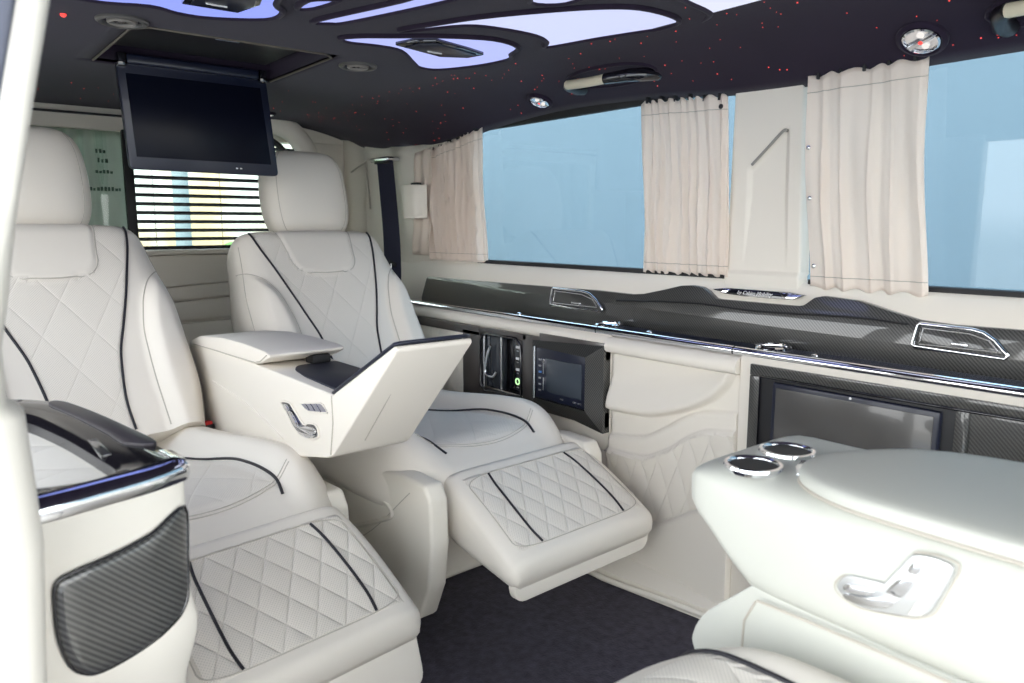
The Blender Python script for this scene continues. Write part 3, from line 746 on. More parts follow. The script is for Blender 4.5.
# head unit in raised bezel
t = thing('head_unit', (-1.52, 1.44, 0.40), 'small touch screen radio in a raised carbon fibre frame on the far wall', 'touch screen')
def frame4(nm, o, i, d0, d1, m, parent):
    v = [(a, d0, b) for a, b in o] + [(a, d1, b) for a, b in i] + [(a, 1.456, b) for a, b in o] + [(a, d1 + .016, b) for a, b in i]
    f = []
    for k in range(4):
        j = (k + 1) % 4
        f += [(k, j, 4 + j, 4 + k), (k, 8 + k, 8 + j, j), (4 + k, 4 + j, 12 + j, 12 + k)]
    return mesh(nm, v, f, m, parent, 20)
frame4('carbon_frame', [(-1.668, 0.595), (-1.376, 0.612), (-1.376, 0.372), (-1.668, 0.412)], [(-1.640, 0.582), (-1.428, 0.577), (-1.428, 0.428), (-1.640, 0.428)], 1.430, 1.412, M['carbon'], t)
tube('inner_trim', [(-1.640, 1.413, 0.582), (-1.640, 1.413, 0.428)], 0.004, M['satin'], t, n=8)
hb = box('faceplate', (-1.638, -1.430, 1.416, 1.45, 0.430, 0.580), M['bezel'], t, 0.004)
box('display', (-1.588, -1.444, 1.4135, 1.4175, 0.455, 0.553), M['greyscreen'], t, 0.001)
for k in range(6):
    box('button', (-1.622, -1.610, 1.4135, 1.4175, 0.452 + k * .018, 0.458 + k * .018), M['satin'] if k != 3 else mat('blue_key', (0.1, 0.25, 0.6), 0.4), hb, 0.001)
for z0, z1 in ((.457, .495), (.505, .55)): box('key_bar', (-1.602, -1.597, 1.4125, 1.4175, z0, z1), M['satin'], hb, 0.001)
for x in (-1.53, -1.478, -1.458): box('marking', (x, x + .014, 1.4145, 1.4165, 0.441, 0.445), M['satin'], hb, 0.0004)

# cream pocket panel
W1 = [(-1.372, 0.367), (-1.249, 0.388), (-1.178, 0.426), (-1.112, 0.468), (-1.06, 0.49), (-0.97, 0.504)]
W2 = [(-1.372, 0.331), (-1.247, 0.338), (-1.17, 0.371), (-1.089, 0.428), (-1.046, 0.449), (-0.97, 0.462)]
SC = [(-1.372, 0.447), (-1.245, 0.454), (-1.149, 0.480), (-1.061, 0.519), (-1.002, 0.57), (-0.975, 0.64)]
LO = [(-1.372, 0.13), (-1.235, 0.158), (-1.169, 0.185), (-1.078, 0.24), (-0.989, 0.301), (-0.97, 0.31)]
def pk(a, b):
    x = -1.370 + 0.4035 * a; z = 0.03 + 0.567 * b
    d = 0.0
    s = lerp_tab(SC, x)
    d += 0.026 * (1 - sst(0, 0.10, z - s)) * sst(-0.012, 0.004, z - s) if z > s - .02 else 0
    w1 = lerp_tab(W1, x); w2 = lerp_tab(W2, x); lo = lerp_tab(LO, x)
    d += 0.012 * sst(-0.006, 0.004, w1 - z) * 1.0
    d += 0.010 * sst(-0.006, 0.004, w2 - z)
    if z < w2: d -= 0.006 * sst(0.0, 0.05, w2 - z)
    d += 0.012 * sst(-0.004, 0.008, lo - z)
    e = a * 0.397
    d -= 0.006 * (1 - sst(0, 0.006, e))
    if a <= 0 or a >= 1 or b <= 0: return (x, 1.475, z)
    return (x, 1.457 - d, z)
def pkq(a, b):
    x = -1.370 + 0.4035 * a; z = 0.03 + 0.567 * b
    return 1.0 if lerp_tab(LO, x) + .006 < z < lerp_tab(W2, x) - .006 else 0.0
t = thing('door_pocket', (-1.17, 1.45, 0.03), 'cream storage panel with scooped pocket, wavy seams and quilting below the ledge', 'storage panel')
grid('front_panel', pk, 90, 130, M['quilt_wall'], t, 80, uvfn=lambda a, b: (0.397 * a, 0.567 * b), atfn=pkq, thick=0.006)
for tab, nm in ((W1, 'seam'), (W2, 'seam')):
    pts = []
    for i in range(41):
        x = -1.366 + 0.389 * i / 40; z = lerp_tab(tab, x) + 0.004
        q = pk((x + 1.370) / 0.4035, (z - 0.03) / 0.567); pts.append((q[0], q[1] - .003, z))
    tube(nm, pts, 0.0012, M['seam'], t, n=5)
hp = [(1.47, 0.638), (1.447, 0.636), (1.433, 0.628), (1.428, 0.615), (1.430, 0.604), (1.436, 0.598), (1.47, 0.598)]
loft('grab_flap', [[(x, y - (0.004 if abs(x + 1.17) < .18 else 0), z) for y, z in hp] for x in (-1.374, -1.36, -1.3, -1.0, -0.975, -0.969)], M['vinyl'], t, True, 50)

# wall screen
t = thing('wall_screen', (-0.55, 1.44, 0.34), 'dark wall screen in a wide carbon fibre surround behind the front console', 'screen')
boxes('carbon_frame', [(-0.937, -0.907, 1.438, 1.448, 0.36, 0.6025), (-0.937, 0.20, 1.438, 1.448, 0.603, 0.628), (-0.515, -0.492, 1.437, 1.448, 0.36, 0.61), (-0.937, 0.2, 1.438, 1.448, 0.34, 0.372)], M['carbon'], t, 0.002)
box('side_panel', (-0.494, 0.19, 1.441, 1.447, 0.36, 0.606), M['carbon'], t, 0.001)
box('surround', (-0.912, -0.508, 1.438, 1.446, 0.36, 0.606), M['matte'], t, 0.002)
tube('frame_edge', [(-0.909, 1.436, 0.37), (-0.909, 1.436, 0.604), (-0.50, 1.436, 0.606), (0.19, 1.436, 0.612)], 0.003, M['gloss'], t, n=8)
mon_ = box('display', (-0.872, -0.535, 1.424, 1.440, 0.378, 0.598), M['bezel'], t, 0.004)
sg = mat('smoked_screen', (0.075, 0.072, 0.07), 0.22, coat=0.5)
box('glass', (-0.862, -0.545, 1.4225, 1.4255, 0.39, 0.588), sg, mon_, 0.001)
lathe('indicator', [(0.0025, 0), (0.0025, 0.0015), (0.0005, 0.002)], (-0.70, 1.4235, 0.594), M['white'], mon_, rot=Matrix.Rotation(R(90), 3, 'X'), n=10)

# speaker grilles on the carbon strip
def yb(z): return 1.553 + (z - 0.65) * 0.08
def band_speaker(x0, x1, z0, z1, label):
    t = thing('speaker_grille', ((x0 + x1) / 2, yb(z0), z0), label, 'speaker', 'chrome rimmed speakers on the carbon strip')
    L = x1 - x0; H = z1 - z0
    pts = [(x0 + .004, z0), (x0, z0 + .006), (x0 + .006, z1 - .003), (x0 + .010, z1), (x0 + L * .62, z1 - .002), (x0 + L * .74, z1 - .006), (x0 + L * .86, z0 + H * .62), (x0 + L * .95, z0 + H * .28), (x1, z0 + .006), (x1 - .004, z0)]
    prism('mesh_panel', pts, None, -0.004, 0.002, M['carbon'], t, 0.001, fn=lambda a, b, d: Vector((a, yb(b) + d, b)))
    tube('rim', [(a, yb(b) - 0.006, b) for a, b in pts], 0.0042, M['chrome'], t, closed=True, n=8)
    tube('inner_rim', [(a, yb(b) - 0.005, b) for a, b in [(x0 + .012, z0 + .008), (x0 + .016, z1 - .008), (x0 + L * .60, z1 - .010), (x0 + L * .80, z0 + H * .6), (x0 + L * .90, z0 + .01)]], 0.002, M['satin'], t, closed=True, n=6)
    box('marking', (x0 + L * .42, x0 + L * .60, yb(z0) - .007, yb(z0) - .003, z0 + .012, z0 + .018), M['satin'], t, 0.001)
band_speaker(-1.725, -1.500, 0.686, 0.739, 'left chrome rimmed speaker on the carbon strip under the window')
band_speaker(-0.645, -0.478, 0.690, 0.738, 'right chrome rimmed speaker on the carbon strip near the picture edge')

# badge with lettering
t = thing('badge', (-1.014, 1.565, 0.762), 'slim black and chrome badge with white lettering under the centre pillar', 'badge')
bpts = [(-1.138, 0.7735), (-1.10, 0.7785), (-1.01, 0.7785), (-0.93, 0.7785), (-0.893, 0.7745), (-0.915, 0.7640), (-0.96, 0.7625), (-1.05, 0.7625), (-1.105, 0.7650)]
def bfn(a, b, d): return Vector((a, 1.566 + (b - 0.76) * 0.35 + d, b))
prism('plate', bpts, None, -0.004, 0.012, M['gloss'], t, 0.0008, fn=bfn)
prism('chrome_tip', [(-1.136, 0.7733), (-1.10, 0.7775), (-1.085, 0.7775), (-1.095, 0.768), (-1.115, 0.768)], None, -0.006, -0.003, M['chrome'], t, 0.0006, fn=bfn)
prism('chrome_tip', [(-0.896, 0.7743), (-0.93, 0.7775), (-0.955, 0.7775), (-0.94, 0.7650), (-0.917, 0.7652)], None, -0.006, -0.003, M['chrome'], t, 0.0006, fn=bfn)
cu = bpy.data.curves.new('lettering', 'FONT'); cu.body = 'by Cabins Mobility'; cu.size = 0.0125; cu.align_x = 'CENTER'; cu.align_y = 'CENTER'; cu.extrude = 0.0004; cu.shear = 0.3
tmp = bpy.data.objects.new('tmp', cu); COL.objects.link(tmp)
dg = bpy.context.evaluated_depsgraph_get(); me = bpy.data.meshes.new_from_object(tmp.evaluated_get(dg))
bpy.data.objects.remove(tmp, do_unlink=True)
me.transform(Matrix.Translation((-1.018, 1.566 + 0.01 * .35 - 0.0055, 0.7705)) @ Matrix.Rotation(R(90 - 19), 4, 'X'))
finish('lettering', me, M['white'], t, None)

# chrome cup rings let into the ledge top
def ledge_cup(x, y, label):
    t = thing('ledge_cup_holder', (x, y, 0.654), label, 'cup holder', 'cup holders in the ledge')
    lathe('rim', [(0.040, 0.0), (0.041, 0.006), (0.037, 0.009), (0.033, 0.006), (0.032, 0.0)], (x, y, 0.655), M['chrome'], t, n=40)
    lathe('well', [(0.0325, 0.004), (0.031, 0.0022), (0.015, 0.0018), (0.0005, 0.0016)], (x, y, 0.655), M['gloss'], t)
ledge_cup(-0.925, 1.505, 'chrome cup holder ring on the black ledge below the badge')
ledge_cup(-1.430, 1.505, 'chrome cup holder ring on the black ledge right of the left speaker')
for i, (x, lab) in enumerate(((-0.815, 'small chrome button on the black ledge right of the cup ring below the badge'), (-1.27, 'small chrome button on the black ledge above the cream pocket panel'), (-1.80, 'small chrome button on the black ledge beside the far seat'))):
    tag(lathe('ledge_button', [(0.009, 0), (0.009, 0.004), (0.006, 0.006), (0.0005, 0.0065)], (x, 1.488, 0.655), M['chrome'], n=20), lab, 'button', 'ledge buttons')

# ================================================================== REAR SEATS
RB = R(33.0); LB = 0.628
BU = Vector((-math.sin(RB), 0, math.cos(RB))); BN = Vector((math.cos(RB), 0, math.sin(RB)))
B0 = Vector((0.0, 0, 0.385))
BW = [(0.0, 0.268), (0.25, 0.292), (0.55, 0.290), (0.8, 0.266), (1.0, 0.250)]
BT = [(0.0, 0.20), (0.5, 0.20), (1.0, 0.15)]
PIPE = [(0.02, 0.083), (0.12, 0.080), (0.335, 0.096), (0.49, 0.126), (0.62, 0.152), (0.74, 0.174), (0.86, 0.196), (0.93, 0.205), (0.975, 0.208)]
BOL = [(0.0, 0.160), (0.2, 0.158), (0.40, 0.162), (0.55, 0.180), (0.66, 0.209), (0.76, 0.268)]
def top_round(t, t0, p):
    if t <= t0: return 1.0
    s = (t - t0) / (1 - t0); return max(0.0, 1 - s ** p) ** (1 / p)
def back_front(y, t):
    w = lerp_tab(BW, t)
    th = lerp_tab(BT, t) * 0.5 * top_round(t, 0.90, 2.6)
    q = min(1.0, abs(y) / w)
    d = th * max(0.0, 1 - q ** 7) ** (1 / 2.2)
    bol = lerp_tab(BOL, t)
    if abs(y) > bol - .02 and t < 0.8:
        s = sst(bol - 0.012, bol + 0.035, abs(y)) * sst(1.0, 0.80, q)
        d += 0.032 * s * sst(0.78, 0.55, t)
    # slight hollow in the middle and the pillow at the top
    d -= 0.012 * (1 - min(1, abs(y) / 0.2) ** 2) * sst(1.0, .6, t)
    # bib pad between shoulders
    bb = bib(t)
    if bb > 0: d += 0.005 * sst(0.0, 0.012, bb - abs(y))
    return d
def bib(t):
    if t < 0.705: return 0.0
    s = min(1.0, (t - 0.705) / 0.11)
    return 0.055 + 0.058 * (1 - (1 - s) ** 2.2) ** (1 / 2.2) + 0.018 * max(0, (t - .815)) / .18
def back_pt(y, d, t): return B0 + BU * (t * LB) + Vector((0, y, 0)) + BN * d
def seat(origin, yaw, leg, labels, sid):
    t = thing('captain_seat', origin, labels, 'seat', 'rear captain seats', rotz=yaw, local=True)
    # ---- backrest
    rings = []; uv = []; at = []
    NF, NB = 110, 26
    ts = [i / 60 * 0.90 for i in range(61)] + [0.90 + 0.10 * math.sin(k / 14 * math.pi / 2) for k in range(1, 15)]
    for tt in ts:
        w = lerp_tab(BW, tt) * (1.0 if tt < .90 else (0.80 + 0.20 * top_round(tt, 0.90, 2.2)))
        wf = lerp_tab(BW, tt); th = lerp_tab(BT, tt) * .5 * top_round(tt, 0.90, 2.6)
        ring = []
        for k in range(NF + 1):
            s = math.sin((k / NF - .5) * math.pi); s = 0.55 * s + 0.45 * (2 * k / NF - 1)
            y = s * wf
            d = back_front(y, tt); y2 = s * w
            ring.append(back_pt(y2, d, tt)); uv.append((y2, tt * LB))
            at.append(1.0 if (tt < .97 and abs(y2) < lerp_tab(PIPE, tt) - .004 and (bib(tt) <= 0 or abs(y2) > bib(tt))) else 0.0)
        for k in range(1, NB):
            s = math.cos(k / NB * math.pi)
            y2 = s * w; d = -th * 1.7 * max(0.0, 1 - abs(s) ** 6) ** (1 / 2.4)
            ring.append(back_pt(y2, d, tt)); uv.append((y2 + .6, tt * LB)); at.append(0.0)
        rings.append(ring)
    back = loft('backrest', rings, M['quilt_back'], t, True, 80, uv, at)
    for s in (-1, 1):
        pts = [back_pt(s * lerp_tab(PIPE, u), back_front(s * lerp_tab(PIPE, u), u) + .001, u) for u in [0.03 + 0.935 * i / 60 for i in range(61)]]
        tube('piping', pts, 0.0032, M['piping'], back, n=8)
        pts = []
        for i in range(51):
            u = 0.02 + 0.745 * i / 50; y = s * lerp_tab(BOL, u)
            pts.append(back_pt(y, back_front(y, u) + .0004, u))
        tube('bolster_seam', pts, 0.0016, M['seam'], back, n=6)
        pts = []
        for i in range(51):
            u = 0.04 + 0.86 * i / 50; y = s * lerp_tab(BW, u) * 0.955
            pts.append(back_pt(y, back_front(y, u) + .0004, u))
        tube('edge_seam', pts, 0.0013, M['seam'], back, n=6)
    us = [0.97 - i * .2645 / 30 for i in range(31)]
    pts = [back_pt(-bib(u), back_front(bib(u), u), u) for u in us]
    pts += [back_pt(-0.05 + 0.10 * i / 10, back_front(0.0, 0.7056) + .0005, 0.7056 - .004 * math.sin(math.pi * i / 10)) for i in range(11)]
    pts += [back_pt(bib(u), back_front(bib(u), u), u) for u in us[::-1]]
    tube('bib_seam', pts, 0.0016, M['seam'], back, n=6)
    # ---- headrest
    hr = []
    HU_ = Vector((-math.sin(R(12)), 0, math.cos(R(12)))); HN = Vector((math.cos(R(12)), 0, math.sin(R(12))))
    hy = leg[8]; H0 = Vector((-0.425, hy, 0.885 + leg[9])); HL = 0.305
    N = 72; MV = 44
    def hw(v):
        return 0.150 * (max(0.0, 1 - abs(2 * v - 1) ** 4.5)) ** (1 / 4.5) * (0.94 + 0.08 * math.sin(math.pi * min(1, v * 1.1)))
    def hth(v): return 0.068 * (max(0.0, 1 - abs(2 * v - 1) ** 3.2)) ** (1 / 3.2)
    for i in range(MV + 1):
        v = 0.5 - 0.5 * math.cos(math.pi * i / MV); v = min(max(v, 0.0015), 0.9985)
        w, th = hw(v), hth(v); ring = []
        for k in range(N):
            a = 2 * math.pi * k / N
            y = w * sgnpow(math.cos(a), 2 / 4.0); d = th * sgnpow(math.sin(a), 2 / 2.8)
            if d > 0: d += 0.010 * (1 - (y / .143) ** 2) * math.sin(math.pi * v)
            ring.append(H0 + HU_ * (v * HL) + Vector((0, y, 0)) + HN * d)
        hr.append(ring)
    hd = loft('headrest', hr, M['cream'], t, True, 80)
    for s in (-1, 1):
        pts = []
        for i in range(31):
            v = 0.04 + 0.92 * i / 30
            y = s * hw(v) * 0.80; c = (0.80) ** (4.0 / 2); sn = math.sqrt(max(0, 1 - c * c)) ** (2 / 2.8)
            d = hth(v) * sn + 0.010 * (1 - (y / .143) ** 2) * math.sin(math.pi * v)
            pts.append(H0 + HU_ * (v * HL) + Vector((0, y, 0)) + HN * (d + .0002))
        tube('headrest_seam', pts, 0.0011, M['seam'], hd, n=5)
    for s in (-1, 1):
        tube('headrest_post', [(-0.36, hy + s * 0.06, 0.84), (-0.41, hy + s * .06, 0.92)], 0.007, M['chrome'], t, n=10)
    # ---- seat cushion
    XB, XF = -0.16, 0.745
    def cw(x):
        s = (x - 0.40) / (XF - 0.40)
        return 0.288 * (1.0 if s <= 0 else max(0.0, 1 - s ** 4.0) ** (1 / 2.6)) 
    def ctop(y, x):
        w = max(cw(x), 1e-4); q = min(1.0, abs(y) / w)
        base = lerp_tab([(-0.16, 0.375), (0.15, 0.395), (0.45, 0.432), (0.58, 0.440), (0.67, 0.425)], x)
        s = (x - 0.57) / (XF - 0.57)
        fr = 1.0 if s <= 0 else max(0.0, 1 - s ** 2.4) ** (1 / 2.0)
        bot = 0.33
        z = bot + (base - bot) * fr * max(0.0, 1 - q ** 6) ** (1 / 2.4)
        b = sst(0.135, 0.20, abs(y)) * sst(1.0, 0.82, q)
        z += 0.050 * b * sst(XF, 0.50, x) * sst(-.2, .1, x)
        return z
    rings = []; uv = []; at = []
    xsn = [XB + (XF - XB) * (i / 70) for i in range(56)]; x0_ = xsn[-1]
    xsn += [x0_ + (XF - 0.0005 - x0_) * math.sin(k / 26 * math.pi / 2) for k in range(1, 27)]
    cp = [(-0.1, 0.085), (0.2, 0.125), (0.45, 0.155), (0.60, 0.150), (0.67, 0.132)]
    for x in xsn:
        w = cw(x); ring = []
        for k in range(91):
            s = math.sin((k / 90 - .5) * math.pi); s = .6 * s + .4 * (2 * k / 90 - 1)
            y = s * w; ring.append(Vector((x, y, ctop(y, x)))); uv.append((y, x)); at.append(1.0 if abs(y) < lerp_tab(cp, x) - .004 and x < .63 else 0.0)
        for k in range(1, 24):
            s = math.cos(k / 24 * math.pi); y = s * w
            ring.append(Vector((x, y, 0.33 - 0.045 * max(0.0, 1 - abs(s) ** 6) ** (1 / 2.4) * (1 if x < .5 else max(0.0, 1 - ((x - .5) / (XF - .5)) ** 2.5)))))
            uv.append((y, x)); at.append(0.0)
        rings.append(ring)
    cu_ = loft('seat_cushion', rings, M['quilt_cush'], t, True, 80, uv, at)
    for s in (-1, 1):
        tube('piping', [Vector((x, s * lerp_tab(cp, x), ctop(lerp_tab(cp, x), x) + .001)) for x in [0.0 + 0.645 * i / 50 for i in range(51)]], 0.0032, M['piping'], cu_, n=8)
    for off in (0.640, 0.648):
        tube('front_seam', [Vector((off - 0.55 * (y / .2) ** 2 * .12, y, ctop(y, off - 0.55 * (y / .2) ** 2 * .12) + .0005)) for y in [-0.185 + 0.37 * i / 40 for i in range(41)]], 0.0010, M['seam'], cu_, n=5)
    # ---- base shell under the cushion: recessed block with a moulded wing on each side
    wl_ = leg[7]
    base = box('seat_base', (-0.10, 0.52, -0.225, 0.225, 0.03, 0.335), M['plastic'], t, 0.02, 3)
    wp_ = [(-0.12, 0.03), (-0.12, 0.32), (0.30, 0.35), (wl_ - .12, 0.405), (wl_ - .02, 0.402), (wl_, 0.37), (wl_ + .004, 0.27), (wl_ - .010, 0.17), (wl_ - .045, 0.090), (wl_ - .09, 0.06)]
    for sg in (-1, 1):
        y0, y1 = (-0.272, -0.222) if sg < 0 else (0.222, 0.272)
        wg = prism('base_wing', wp_, 'XZ', y0, y1, M['plastic'], t, 0.009, 3)
        yo = sg * 0.2722; k = wl_ - 0.775
        for pp, r in (([(0.10, .300), (0.36, .330), (0.55, .332), (0.625, .308), (0.59, .278), (0.43, .212), (0.30, .180)], 0.0055),):
            tube('moulded_ridge', [Vector((x + k, yo, z)) for x, z in catmull_xy(pp, 6)], r, M['plastic'], wg, n=8, flat=1.0)
        for dx in (0,):
            tube('stitching', [Vector((x + k + dx, yo, z)) for x, z in catmull_xy([(0.28, .115), (0.50, .212), (0.70, .372)], 6)], 0.0012, M['seam'], wg, n=5)
    box('seat_rail', (-0.30, 0.42, -0.23, -0.19, 0.0, 0.035), M['plastic'], t, 0.006)
    box('seat_rail', (-0.30, 0.42, 0.19, 0.23, 0.0, 0.035), M['plastic'], t, 0.006)
    # rear of the base (fills under the backrest)
    box('rear_plinth', (-0.38, 0.10, -0.21, 0.21, 0.0, 0.33), M['plastic'], t, 0.02, 3)
    # ---- leg rest
    lx0, lz0, lx1, lz1, hw_, yoff, flapd = leg[:7]
    P0 = Vector((lx0, yoff, lz0)); P1_ = Vector((lx1, yoff, lz1)); D = (P1_ - P0); LL = D.length; D.normalize()
    NU = Vector((-D.z, 0, D.x))
    rings = []; uv = []; at = []
    def lw(s):
        return hw_ * (1.0 - 0.05 * (1 - min(1, s / .5)) ** 2) * (1.0 if s < .9 else 1 - 0.06 * ((s - .9) / .1) ** 2)
    def ltop(y, s):
        w = lw(s); q = min(1, abs(y) / w)
        e = max(0.0, 1 - q ** 9) ** (1 / 2.5)
        f = min(1.0, (s + 0.02) / 0.10); f = (1 - (1 - f) ** 2) ** .5
        g = 1.0 if s < .9 else max(0.0, 1 - ((s - .9) / .1) ** 2.2) ** .5
        return 0.045 * e * f * g - 0.030 + 0.006 * math.sin(math.pi * s)
    ss = [i / 50 * .9 for i in range(51)] + [.9 + .1 * math.sin(k / 14 * math.pi / 2) for k in range(1, 15)]
    lp = [(0.0, 0.102), (0.3, 0.119), (0.7, 0.124), (1.0, 0.112)]
    for s in ss:
        w = lw(s); ring = []
        for k in range(81):
            q = math.sin((k / 80 - .5) * math.pi); q = .55 * q + .45 * (2 * k / 80 - 1); y = q * w
            ring.append(P0 + D * (s * LL) + Vector((0, y, 0)) + NU * ltop(y, s)); uv.append((y, s * LL)); at.append(1.0 if abs(y) < hw_ * .83 and 0.14 < s < 0.86 else 0.0)
        th = lerp_tab([(0.0, 0.14), (0.15, 0.135), (1.0, 0.052)], s)
        for k in range(1, 22):
            q = math.cos(k / 22 * math.pi); y = q * w
            ring.append(P0 + D * (s * LL) + Vector((0, y * .985, 0)) - NU * (0.030 + (th - .03) * max(0.0, 1 - abs(q) ** 24) ** (1 / 3))); uv.append((y, s * LL)); at.append(0.0)
        rings.append(ring)
    lg = loft('leg_rest', rings, M['quilt_leg'], t, True, 60, uv, at)
    sc = hw_ / .21
    for sg in (-1, 1):
        pts = []
        for i in range(41):
            s = 0.15 + 0.70 * i / 40; y = sg * lerp_tab(lp, s) * sc
            pts.append(P0 + D * (s * LL) + Vector((0, y, 0)) + NU * (ltop(y, s) + .0010))
        tube('piping', pts, 0.0027, M['piping'], lg, n=8)
    loop = []
    rr_ = roundpoly([(-hw_ * .83, 0.14), (hw_ * .83, 0.14), (hw_ * .86, 0.86), (-hw_ * .86, 0.86)], 0.09, 6)
    dense = []
    for i in range(len(rr_)):
        a, b = Vector(rr_[i]), Vector(rr_[(i + 1) % len(rr_)]); n_ = max(1, int((b - a).length / .02))
        for j in range(n_): dense.append(a.lerp(b, j / n_))
    tube('panel_seam', [P0 + D * (p.y * LL) + Vector((0, p.x, 0)) + NU * (ltop(p.x, p.y) + .0004) for p in dense], 0.0012, M['seam'], lg, closed=True, n=5)
    # folding foot flap
    fd = (D * math.cos(R(flapd[0])) - NU * math.sin(R(flapd[0]))).normalized(); fn_ = Vector((-fd.z, 0, fd.x))
    Q0 = P1_ - NU * 0.042 - D * 0.004
    def ff(a, b, d): return Q0 + Vector((0, a, 0)) + fd * b + fn_ * d
    prism('foot_flap', roundpoly([(-hw_ * .95, -0.03), (hw_ * .95, -0.03), (hw_ * .93, flapd[1]), (-hw_ * .93, flapd[1])], 0.03, 5), None, -0.024, 0.0, M['cream'], t, 0.006, 3, fn=ff)
    # buckle
    bk = box('buckle', (0.03, 0.055, 0.245, 0.278, 0.39, 0.425), M['matte'], t, 0.004)
    box('release_button', (0.032, 0.053, 0.249, 0.274, 0.420, 0.432), M['red'], bk, 0.003)
    return t
def catmull_xy(pp, k): return [(p.x, p.y) for p in catmull([(a, b, 0) for a, b in pp], k)]
seat((-2.06, 1.060, -0.020), R(2.2), (0.695, 0.395, 0.965, 0.255, 0.228, 0.028, (62, 0.040), 0.765, 0.068, 0.016), 'cream quilted captain seat at the back by the curtained windows', 2)
seat((-1.965, 0.306, 0), R(7.0), (0.690, 0.395, 0.960, 0.250, 0.208, 0.030, (42, 0.085), 0.67, 0.028, 0.008), 'cream quilted captain seat nearest the camera, left behind the dark ledge', 1)

# ================================================================== CONSOLE BETWEEN THE REAR SEATS
YA, YB = 0.592, 0.758
t = thing('center_console', (-1.75, 0.675, 0.0), 'cream console between the rear seats with its tray lid raised at the front', 'console')
prof = [(-2.20, 0.30), (-2.20, 0.575), (-2.12, 0.612), (-2.02, 0.624), (-1.62, 0.624), (-1.45, 0.624), (-1.255, 0.622), (-1.045, 0.738), (-1.038, 0.738), (-1.036, 0.730), (-1.262, 0.505), (-1.285, 0.494), (-1.34, 0.482), (-1.47, 0.452), (-1.62, 0.42), (-1.80, 0.38), (-1.95, 0.34), (-2.05, 0.29)]
def confn(a, b, d):
    # waist the nose slightly towards its tip
    k = max(0.0, min(1.0, (a + 1.26) / 0.22))
    y = YA + (YB - YA) * d
    y = y + (0.010 * k if d < .5 else -0.006 * k)
    return Vector((a, y, b))
prism('body', prof, None, 0, 1, M['cream'], t, 0.010, 3, fn=confn)
prism('pedestal', [(-2.15, 0.0), (-2.15, 0.45), (-1.76, 0.45), (-1.74, 0.36), (-1.80, 0.0)], 'XZ', YA + .02, YB - .02, M['plastic'], t, 0.008)
# arm rest lid
lid = [(-2.13, 0.606), (-2.11, 0.622), (-2.02, 0.645), (-1.85, 0.660), (-1.70, 0.664), (-1.57, 0.662), (-1.545, 0.658), (-1.545, 0.652), (-1.60, 0.632), (-1.63, 0.626), (-1.72, 0.622), (-2.0, 0.618)]
ld = prism('arm_rest_lid', lid, 'XZ', YA - .004, YB + .004, M['cream'], t, 0.007, 3)
tube('lid_seam', [(x, YA - .0045, z) for x, z in ((-2.08, .616), (-1.9, .622), (-1.72, .627), (-1.63, .630), (-1.60, .636), (-1.56, .655))], 0.0014, M['seam'], ld, n=5)
# tray well
well = prism('tray_well', roundpoly([(-1.56, 0.655), (-1.56, 0.748), (-1.285, 0.748), (-1.255, 0.612), (-1.44, 0.618), (-1.52, 0.632)], 0.02), 'XY', 0.6215, 0.6262, M['navy'], t, 0.001)
box('lid_hook', (-1.60, -1.555, 0.69, 0.735, 0.622, 0.645), M['matte'], t, 0.006)
# dark rim of the raised lid
def rim_pt(u, y): return Vector((-1.255 + 0.214 * u, y, 0.624 + 0.117 * u))
prism('raised_tray', [(0.02, 0.604), (0.02, 0.748), (0.97, 0.740), (0.97, 0.612)], None, 0.001, 0.006, M['navy'], t, 0.001, fn=lambda a, b, d: rim_pt(a, b) + Vector((-0.48, 0, 0.88)) * d)
tube('rim_trim', [rim_pt(0, YA + .002) + Vector((0, 0, .002)), rim_pt(.5, YA + .006) + Vector((0, 0, .002)), rim_pt(.985, YA + .011) + Vector((0, 0, .002)), rim_pt(1.0, YA + .022) + Vector((0, 0, .002)), rim_pt(1.0, YB - .018) + Vector((0, 0, .002)), rim_pt(.98, YB - .008) + Vector((0, 0, .002)), rim_pt(.0, YB - .002) + Vector((0, 0, .002))], 0.0034, M['bezel'], t, n=8)
def conface(pts): return [Vector((a, confn(a, b, 0).y - 0.0006, b)) for a, b in pts]
tube('body_seam', conface([(-1.258, 0.620), (-1.256, 0.57), (-1.27, 0.505)]), 0.0014, M['seam'], t, n=5)
tube('body_seam', conface([(-1.95, 0.535), (-1.75, 0.525), (-1.60, 0.505), (-1.50, 0.483)]), 0.0022, M['cream'], t, n=6)
tube('nose_seam', [(-1.075, 0.640, 0.693 + .003), (-1.15, 0.642, 0.6165), (-1.235, 0.645, 0.531)], 0.0012, M['seam'], t, n=5)
RCP = [(-1.497, 0.565), (-1.455, 0.571), (-1.436, 0.564), (-1.387, 0.540), (-1.366, 0.546), (-1.329, 0.550), (-1.317, 0.535), (-1.324, 0.526), (-1.356, 0.516), (-1.403, 0.514), (-1.424, 0.517), (-1.445, 0.527), (-1.474, 0.549)]
sp_ = prism('seat_switch', smooth2(RCP, 3), 'XZ', YA - 0.002, YA + .004, mat('dark_chrome', (0.25, 0.25, 0.26), 0.2, metal=1.0), t, 0.001)
tube('switch_rim', [(a, YA - .002, b) for a, b in smooth2(RCP, 3)], 0.0022, M['vinyl'], sp_, closed=True, n=6)
for pts in ([(-1.478, .562), (-1.462, .566), (-1.448, .558), (-1.462, .553)], [(-1.452, .552), (-1.438, .555), (-1.405, .534), (-1.420, .530)], [(-1.410, .530), (-1.375, .538), (-1.335, .544), (-1.324, .536), (-1.350, .527)], [(-1.405, .522), (-1.36, .526), (-1.330, .530), (-1.352, .519), (-1.39, .517)]):
    prism('switch_key', smooth2(pts, 3), 'XZ', YA - 0.008, YA - .001, M['chrome'], sp_, 0.0015)
